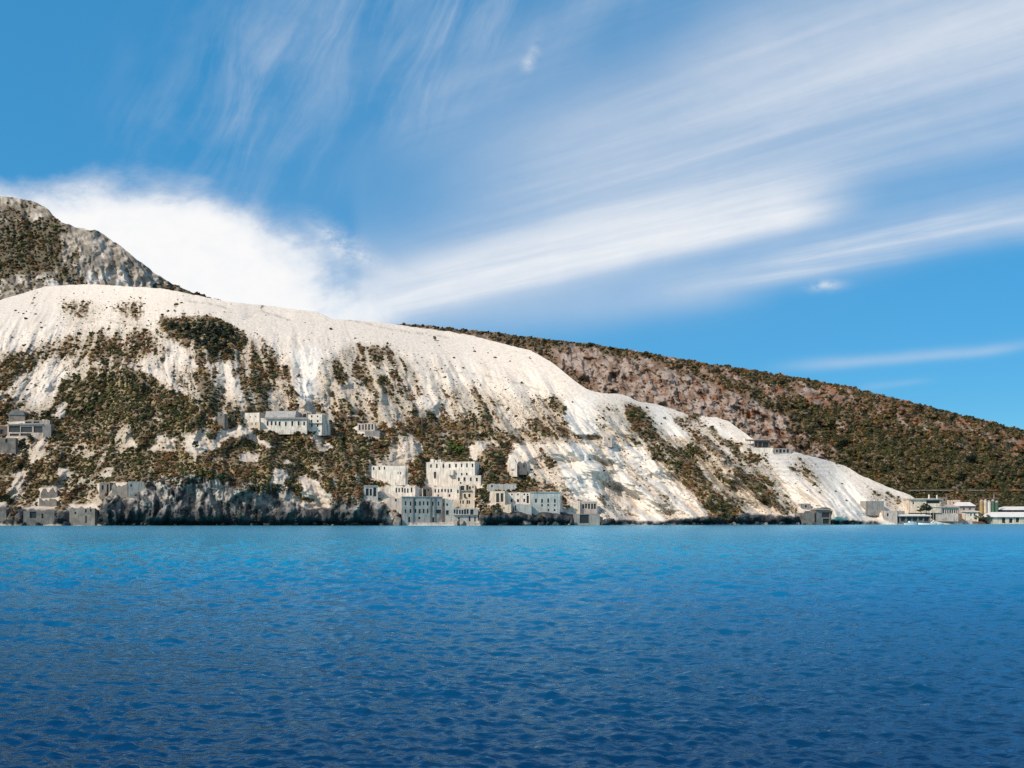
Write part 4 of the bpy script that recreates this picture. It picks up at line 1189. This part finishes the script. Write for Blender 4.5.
for px, h, lab, pale, w in [(327, 3.6, 'pale boulder in the sea below the dark cliff', True, 1.4), (457, 8.5, 'tall brown rock standing in front of the columned boathouse', True, .8),
                            (463.5, 6.5, 'smaller upright rock right of the tall rock by the boathouse', True, .8), (397, 12, 'sharp rock stack at the left corner of the blue factory', True, .6),
                            (556, 6, 'rounded boulder under the pale blue tall house', True, 1.4), (527, 9, 'slanting rock ridge under the rocky point houses', True, 1.0),
                            (571, 7, 'dark boulder left of the arched boat store', False, 1.2), (606, 8, 'dark boulder right of the arched boat store', False, 1.3),
                            (484, 6, 'dark rock at the left foot of the rocky point', False, 1.0)]:
    shore_rock(px, h, lab, None, pale, w)
for i in range(70):
    px = random.choice([random.uniform(100, 400), random.uniform(100, 400), random.uniform(500, 575), random.uniform(600, 890), random.uniform(2, 100)])
    shore_rock(px, random.uniform(1.6, 4.2) * (1.4 if 500 < px < 575 else 1), 'dark rock among many along the foot of the shore', 'dark rocks along the shore', random.random() < .18, random.uniform(1, 2), random.uniform(-1, 1.5))


# ------------------------------------------------------------------ boats
def boat(px, Y, L, label, cabin=True, yaw=0):
    root = tag(link('motorboat', None), label, 'boat', 'boats moored off the village'); root.location = ((px - CX) / F * Y, Y, 0.05); root.rotation_euler = (0, 0, yaw)
    n = 10; hb = MB(); secs = []
    for i in range(n + 1):
        t = i / n; x = (t - .5) * L
        w = .17 * L * (1 - max(0, (t - .45) / .55) ** 2.2) * (.85 + .15 * min(1, t * 4)); sh = .11 * L * (1 + .45 * t * t); kl = -.04 * L * (1 - t ** 3)
        w = max(w, .02)
        secs.append([(x, -w, sh), (x, -w * .8, kl * .3), (x, 0, kl), (x, w * .8, kl * .3), (x, w, sh)])
    for sct in secs: hb.v += sct
    for i in range(n):
        for k in range(4):
            a = i * 5 + k; hb.f.append((a, a + 1, a + 6, a + 5)); hb.m.append(0)
        a = i * 5; hb.f.append((a + 4, a, a + 5, a + 9)); hb.m.append(0)
    hb.f.append((4, 3, 2, 1, 0)); hb.m.append(0)
    hb.build('hull', M['boatwhite'], root)
    if cabin:
        cb = MB(); cb.prism([(-.09 * L, 0), (.09 * L, 0), (.075 * L, .1 * L), (-.075 * L, .1 * L)], -.12 * L, .16 * L)
        c = cb.build('cabin', M['boatwhite'], root); c.location = (0, 0, .14 * L)
        gb = MB(); gb.prism([(-.083 * L, .05 * L), (.083 * L, .05 * L), (.074 * L, .09 * L), (-.074 * L, .09 * L)], .163 * L, .18 * L)
        gb.prism([(-.0935 * L, .035 * L), (-.090 * L, .035 * L), (-.081 * L, .08 * L), (-.0845 * L, .08 * L)], -.09 * L, .12 * L)
        g = gb.build('windscreen', M['glass'], c)
    mb_ = MB(); mb_.box(-.55 * L, -.5 * L, -.03 * L, .03 * L, -.02 * L, .17 * L); mb_.build('outboard_motor', M['dgrey'], root)


boat(910.5, 415, 6.4, 'white motorboat with a cabin, leftmost of the moored boats', True, .15)
boat(923.5, 422, 4.6, 'small open white boat right of the cabin boat', False, 2.9)
boat(932.5, 425, 5.0, 'white boat with low cabin, third along the village shore', True, .1)
boat(940.5, 428, 3.6, 'tiny open boat at the right end of the moored boats', False, .3)

# ------------------------------------------------------------------ sea
def sea():
    rr = [2.5]
    while rr[-1] < 470: rr.append(rr[-1] * 1.0048)
    while rr[-1] < 9000: rr.append(rr[-1] * 1.25)
    rr = np.array(rr)
    th = np.concatenate([np.radians(np.arange(-180, -42, 6.0)), np.arange(R(-42), R(42), .0020), np.radians(np.arange(42, 180.1, 6.0))])
    th[-1] = th[0] + 2 * np.pi
    Rr, Th = np.meshgrid(rr, th)
    X = Rr * np.sin(Th); Y = Rr * np.cos(Th)
    Z = np.zeros_like(X)
    rg = np.random.default_rng(77)
    cell = np.maximum(Rr * .0048, .012)
    gust = .75 + .5 * fbm(X / 40, Y / 40, 141, 3) + .35 * fbm(X / 9, Y / 14, 143, 2)
    for i in range(72):
        lam = 0.11 * (3.6 / .11) ** (i / 71)
        k = 2 * np.pi / lam
        ang = R(250) + rg.normal(0, .75)
        amp = .0108 * lam ** .70 * (1 if lam < .9 else .30 + .95 * smooth(18, 70, Rr)) * rg.uniform(.7, 1.3)
        w = smooth(1.7, 3.4, lam / cell)
        ph = k * (X * math.cos(ang) + Y * math.sin(ang)) + rg.uniform(0, 6.28) + 1.3 * perlin(X / (lam * 5), Y / (lam * 5), 200 + i)
        s_ = np.sin(ph)
        Z += amp * w * (s_ - .25 * np.cos(2 * ph))
    Z *= np.clip(gust, .25, 1.6)
    Z[(np.abs(Th) > R(43))] = 0
    Z *= smooth(2.5, 6, Rr) * 0.9 + .1
    V = np.stack([X, Y, Z], -1).reshape(-1, 3)
    nc, nr = X.shape; idx = np.arange(nc * nr).reshape(nc, nr)
    f = np.stack([idx[:-1, :-1], idx[1:, :-1], idx[1:, 1:], idx[:-1, 1:]], -1).reshape(-1)
    m, nt, b = new_mat('sea_water'); N, L = nt.nodes, nt.links
    geo = N.new('ShaderNodeNewGeometry'); sx = N.new('ShaderNodeSeparateXYZ'); L.new(geo.outputs['Position'], sx.inputs[0])
    mr = N.new('ShaderNodeMapRange'); mr.inputs['From Min'].default_value = 9; mr.inputs['From Max'].default_value = 300
    L.new(sx.outputs['Y'], mr.inputs['Value'])
    rp = N.new('ShaderNodeValToRGB'); e = rp.color_ramp.elements        # deep offshore, pale pumice sand near the beach
    e[0].color = (.0005, .008, .042, 1); e[1].color = (.010, .30, .38, 1)
    q = rp.color_ramp.elements.new(.13); q.color = (.003, .128, .275, 1); q = rp.color_ramp.elements.new(.30); q.color = (.008, .24, .40, 1)
    L.new(mr.outputs['Result'], rp.inputs['Fac'])
    # blue water body under a reflecting skin, seen as through a polarising filter
    N.remove(b)
    body = N.new('ShaderNodeBsdfDiffuse'); L.new(rp.outputs['Color'], body.inputs['Color'])
    skin = N.new('ShaderNodeBsdfGlossy'); skin.inputs['Color'].default_value = (.46, .78, 1, 1)
    fr = N.new('ShaderNodeFresnel'); fr.inputs['IOR'].default_value = 1.333
    fm = N.new('ShaderNodeMath'); fm.operation = 'MULTIPLY'; fm.inputs[1].default_value = .88; L.new(fr.outputs[0], fm.inputs[0])
    ms = N.new('ShaderNodeMixShader'); L.new(fm.outputs[0], ms.inputs[0]); L.new(body.outputs[0], ms.inputs[1]); L.new(skin.outputs[0], ms.inputs[2])
    L.new(ms.outputs[0], N['Material Output'].inputs['Surface'])
    rg_ = N.new('ShaderNodeMapRange'); rg_.inputs['From Min'].default_value = 25; rg_.inputs['From Max'].default_value = 220
    rg_.inputs['To Min'].default_value = .12; rg_.inputs['To Max'].default_value = .30      # unresolved chop far out
    L.new(sx.outputs['Y'], rg_.inputs['Value']); L.new(rg_.outputs['Result'], skin.inputs['Roughness'])
    wn = N.new('ShaderNodeTexNoise'); wn.inputs['Scale'].default_value = .05; wn.inputs['Detail'].default_value = 4
    wm = N.new('ShaderNodeMapping'); wm.inputs['Scale'].default_value = (.6, 1.5, 1); L.new(geo.outputs['Position'], wm.inputs['Vector']); L.new(wm.outputs['Vector'], wn.inputs['Vector'])
    wind = N.new('ShaderNodeMapRange'); wind.inputs['From Min'].default_value = .35; wind.inputs['From Max'].default_value = .65
    wind.inputs['To Min'].default_value = .45; wind.inputs['To Max'].default_value = 1.0; L.new(wn.outputs['Fac'], wind.inputs['Value'])
    fd = N.new('ShaderNodeMapRange'); fd.inputs['From Min'].default_value = 25; fd.inputs['From Max'].default_value = 140
    fd.inputs['To Min'].default_value = 1; fd.inputs['To Max'].default_value = .35; L.new(sx.outputs['Y'], fd.inputs['Value'])
    wf = N.new('ShaderNodeMath'); wf.operation = 'MULTIPLY'; L.new(wind.outputs['Result'], wf.inputs[0]); L.new(fd.outputs['Result'], wf.inputs[1])
    prev = None
    for sc_, dist, det in ((3.4, .045, 5), (.9, .10, 4)):
        mp = N.new('ShaderNodeMapping'); mp.inputs['Scale'].default_value = (.75, 1.3, 1); mp.inputs['Rotation'].default_value = (0, 0, R(18))
        L.new(geo.outputs['Position'], mp.inputs['Vector'])
        nz = N.new('ShaderNodeTexNoise'); nz.inputs['Scale'].default_value = sc_; nz.inputs['Detail'].default_value = det; nz.inputs['Distortion'].default_value = .6
        L.new(mp.outputs['Vector'], nz.inputs['Vector'])
        bp = N.new('ShaderNodeBump'); bp.inputs['Strength'].default_value = 1.0; bp.inputs['Distance'].default_value = dist
        L.new(nz.outputs['Fac'], bp.inputs['Height']); L.new(wf.outputs[0], bp.inputs['Strength'])
        if prev: L.new(prev.outputs['Normal'], bp.inputs['Normal'])
        prev = bp
    for q in (body, skin, fr): L.new(prev.outputs['Normal'], q.inputs['Normal'])
    me = np_mesh('sea', V, f, 4, [m], None, True)
    tag(link('sea', me), kind='structure')


sea()

# ------------------------------------------------------------------ camera
cam = bpy.data.cameras.new('camera'); co = bpy.data.objects.new('camera', cam); COL.objects.link(co)
co.location = (0, 0, CAMH); co.rotation_euler = (R(90), 0, 0)
cam.sensor_width = 36; cam.lens = F / 1024 * 36; cam.shift_y = (HY - 384) / 1024
cam.clip_end = 20000; cam.clip_start = .2
SC.camera = co

# ------------------------------------------------------------------ sun and sky
S = Vector((-.63, -.46, .63)).normalized()
sun = bpy.data.lights.new('sun', 'SUN'); sun.energy = 4.35; sun.angle = R(.53); sun.color = (1, .885, .745)
so = bpy.data.objects.new('sun', sun); COL.objects.link(so); so.rotation_euler = (-S).to_track_quat('-Z', 'Y').to_euler()
world = bpy.data.worlds.new('World'); SC.world = world; world.use_nodes = True
nt = world.node_tree; N, L = nt.nodes, nt.links
for n_ in list(N): N.remove(n_)


class E:
    """tiny expression builder over math nodes"""
    def __init__(s, v): s.v = v

    @staticmethod
    def op(o, *a, clamp=False):
        nd = N.new('ShaderNodeMath'); nd.operation = o; nd.use_clamp = clamp
        for i, x in enumerate(a):
            x = x.v if isinstance(x, E) else x
            if isinstance(x, (int, float)): nd.inputs[i].default_value = x
            else: L.new(x, nd.inputs[i])
        return E(nd.outputs[0])
    def __add__(s, o): return E.op('ADD', s, o)
    def __sub__(s, o): return E.op('SUBTRACT', s, o)
    def __mul__(s, o): return E.op('MULTIPLY', s, o)
    def __truediv__(s, o): return E.op('DIVIDE', s, o)
    __radd__ = __add__
    __rmul__ = __mul__
    def __rsub__(s, o): return E.op('SUBTRACT', o, s)


def sstep(a, b, x):
    nd = N.new('ShaderNodeMapRange'); nd.interpolation_type = 'SMOOTHSTEP'
    nd.inputs['From Min'].default_value = a; nd.inputs['From Max'].default_value = b
    L.new(x.v, nd.inputs['Value']); return E(nd.outputs['Result'])


def tex(x, y, scale, detail=6, rough=.55, dist=0.0, z=0.0):
    c = N.new('ShaderNodeCombineXYZ'); L.new(x.v, c.inputs[0]); L.new(y.v, c.inputs[1]); c.inputs[2].default_value = z
    nd = N.new('ShaderNodeTexNoise'); nd.inputs['Scale'].default_value = scale; nd.inputs['Detail'].default_value = detail
    nd.inputs['Roughness'].default_value = rough; nd.inputs['Distortion'].default_value = dist
    L.new(c.outputs[0], nd.inputs['Vector']); return E(nd.outputs['Fac'])


sky = N.new('ShaderNodeTexSky'); sky.sky_type = 'NISHITA'; sky.sun_disc = False
sky.sun_elevation = math.asin(S.z); sky.sun_rotation = math.atan2(S.x, S.y)
sky.altitude = 300; sky.air_density = 1.0; sky.dust_density = .0; sky.ozone_density = 1.0
SKY_P, SKY_K = .36, 3.15
sc_ = N.new('ShaderNodeSeparateColor'); sc_.mode = 'HSV'; cc_ = N.new('ShaderNodeCombineColor'); cc_.mode = 'HSV'
L.new(sky.outputs[0], sc_.inputs['Color'])           # clear, polarised-looking Mediterranean blue
L.new((E(sc_.outputs[0]) * .35 + .382).v, cc_.inputs[0])
L.new((E.op('POWER', E(sc_.outputs[1]), .17) * .985).v, cc_.inputs[1])
L.new((E.op('POWER', E(sc_.outputs[2]), SKY_P) * SKY_K).v, cc_.inputs[2])
tcw = N.new('ShaderNodeTexCoord'); sp = N.new('ShaderNodeSeparateXYZ'); L.new(tcw.outputs['Generated'], sp.inputs[0])
dx, dy, dz = (E(sp.outputs[i]) for i in range(3))
yy = E.op('MAXIMUM', dy, .04); zz = E.op('MAXIMUM', dz, .03)
U = dx / yy * 900 + 512.0              # bearing and height of the cloud, on a fixed northward scale
V_ = 516.0 - dz / yy * 900
gx, gy = dx / zz, dy / zz               # the cloud layer's own plane
al = gx * -.78 + gy * .63; ac = gx * .63 + gy * .78
st1 = tex(al * .16, ac * 1.0, 1.0, 7, .55, .4)
st2 = tex(al * .35, ac * 2.6, 1.3, 6, .6, .3, 4.0)
puff = tex(U * .008, V_ * .011, 1.0, 8, .6, .25, 9.0)
puff2 = tex(U * .03, V_ * .04, 1.0, 6, .65, .4, 5.0)
warp = tex(U * .004, V_ * .006, 1.0, 3, .5, 0, 2.0) - .5


def band(x0, y0, x1, y1, wa, wb, s0, s1, up, bend=0.0):
    """a long cloud from (x0,y0) to (x1,y1): soft above, crisper below"""
    ln = math.hypot(x1 - x0, y1 - y0); ux, uy = (x1 - x0) / ln, (y1 - y0) / ln
    t = ((U - x0) * ux + (V_ - y0) * uy) * (1 / ln)
    d = (U - x0) * uy - (V_ - y0) * ux      # + above the line
    if bend: d = d - (t * (1.0 - t)) * bend
    d = d + warp * 26.0
    w = wa + t * (wb - wa)
    w = E.op('MAXIMUM', w, 2.0)
    qu = E.op('MAXIMUM', d, 0.0) / (w * up); qd = E.op('MINIMUM', d, 0.0) / w
    g = E.op('EXPONENT', (qu * qu + qd * qd) * -1.0)
    return g * sstep(-.05, s0, t) * ((1.0 - sstep(s1, 1.08, t)) if s1 < 1.05 else 1.0)


def union(a, b):
    return a + b - a * b


# bright bank behind the mountain
qx = (U - 95.0) / 290.0; qy = (V_ - 335.0) / 158.0
bank = sstep(1.22, .62, qx * qx + qy * qy + (puff - .5) * 1.0 + (st2 - .5) * .2 + (puff2 - .5) * .22)
bank = E.op('MULTIPLY', bank, .86 + puff2 * .25, clamp=True)
s1n = sstep(.22, .72, st1); s2n = sstep(.27, .73, st2)
mix_n = s1n * .6 + s2n * .4
A = bank
A = union(A, band(330, 322, 850, 203, 19, 20, .15, .86, 2.0, 14) * (.55 + s2n * .42))
A = union(A, band(640, 300, 1120, 205, 12, 20, .35, 2.0, 1.9, 10) * (.42 + s2n * .4))
A = union(A, band(760, 368, 1040, 346, 6, 5, .3, .8, 1.2, 4) * .32)
A = union(A, band(850, 388, 940, 378, 4, 3, .3, .6, 1.2) * .12)
A = union(A, band(420, 200, 1150, -10, 60, 70, .3, 2.0, 1.0) * (.15 + mix_n * .64))
A = union(A, band(400, 270, 1150, 70, 40, 60, .3, 2.0, 1.2) * (.10 + mix_n * .50))
A = union(A, band(640, 90, 1100, -40, 40, 110, .3, 2.0, 1.4) * (.14 + mix_n * .50))
fa = U * .42 - V_ * .9; fc = U * .9 + V_ * .42
fw = (tex(U * .006, V_ * .006, 1.0, 4, .55, .4, 12.0) - .5) * 40.0
st3 = sstep(.36, .84, tex((fa + fw) * .0055, (fc + fw) * .026, 1.0, 9, .62, .6, 7.0))
A = union(A, band(150, 200, 420, -60, 75, 105, .15, 2.0, 1.0) * (st3 * .36 + (puff - .42) * .45))
A = union(A, band(360, 130, 560, -40, 35, 60, .15, 2.0, 1.0) * (st3 * .30 + (puff - .45) * .2))
A = union(A, band(380, 160, 600, 10, 18, 40, .3, 2.0, 1.2) * (s2n * .30))
def blob(x, y, rx, ry, k):
    a_ = (U - x + warp * 40.0) / rx; b_ = (V_ - y - (U - x) * k + (puff - .5) * 22.0) / ry
    return E.op('EXPONENT', (a_ * a_ + b_ * b_) * -1.0)


A = union(A, E.op('EXPONENT', (((U - 590.0) / 210.0) * ((U - 590.0) / 210.0) + ((V_ - 170.0) / 110.0) * ((V_ - 170.0) / 110.0)) * -1.0) * (.10 + s1n * .22))
A = union(A, blob(528, 62, 10, 12, -1.0) * sstep(.36, .66, puff2) * .5)
A = union(A, blob(828, 287, 18, 5, -.1) * sstep(.3, .6, puff2) * .6)
A = union(A, blob(335, 240, 30, 14, .5) * sstep(.3, .6, puff2) * .8)
A = union(A, band(370, 316, 760, 296, 34, 14, .0, .8, 2.4) * .36)
A = E.op('MULTIPLY', A, sstep(.0, .10, dy), clamp=True)
A = union(A, sstep(.0, -.35, dy) * (s1n * .55 + .2)) * sstep(-.01, .04, dz)      # unseen cloud behind the camera, added as neutral fill light
mixn = N.new('ShaderNodeMixRGB'); L.new(A.v, mixn.inputs['Fac']); L.new(cc_.outputs['Color'], mixn.inputs['Color1'])
SKY = .12
cl_ = N.new('ShaderNodeMixRGB'); cl_.inputs['Color1'].default_value = (5.6, 6.0, 6.7, 1); cl_.inputs['Color2'].default_value = (8.0, 8.0, 8.0, 1)
L.new(E.op('MULTIPLY', sstep(.35, .95, A) * .8 + (puff2 - .4) * .5 + bank * .35, 1.0, clamp=True).v, cl_.inputs['Fac']); L.new(cl_.outputs['Color'], mixn.inputs['Color2'])
bg = N.new('ShaderNodeBackground'); bg.inputs['Strength'].default_value = SKY
L.new(mixn.outputs['Color'], bg.inputs['Color'])
out = N.new('ShaderNodeOutputWorld'); L.new(bg.outputs[0], out.inputs['Surface'])

# ------------------------------------------------------------------ render settings
SC.view_settings.view_transform = 'Standard'; SC.view_settings.look = 'None'; SC.view_settings.exposure = 0; SC.view_settings.gamma = 1
SC.view_settings.use_curve_mapping = False
SC.render.engine = 'CYCLES'
SC.cycles.use_denoising = False
SC.cycles.max_bounces = 5; SC.cycles.diffuse_bounces = 2; SC.cycles.glossy_bounces = 3
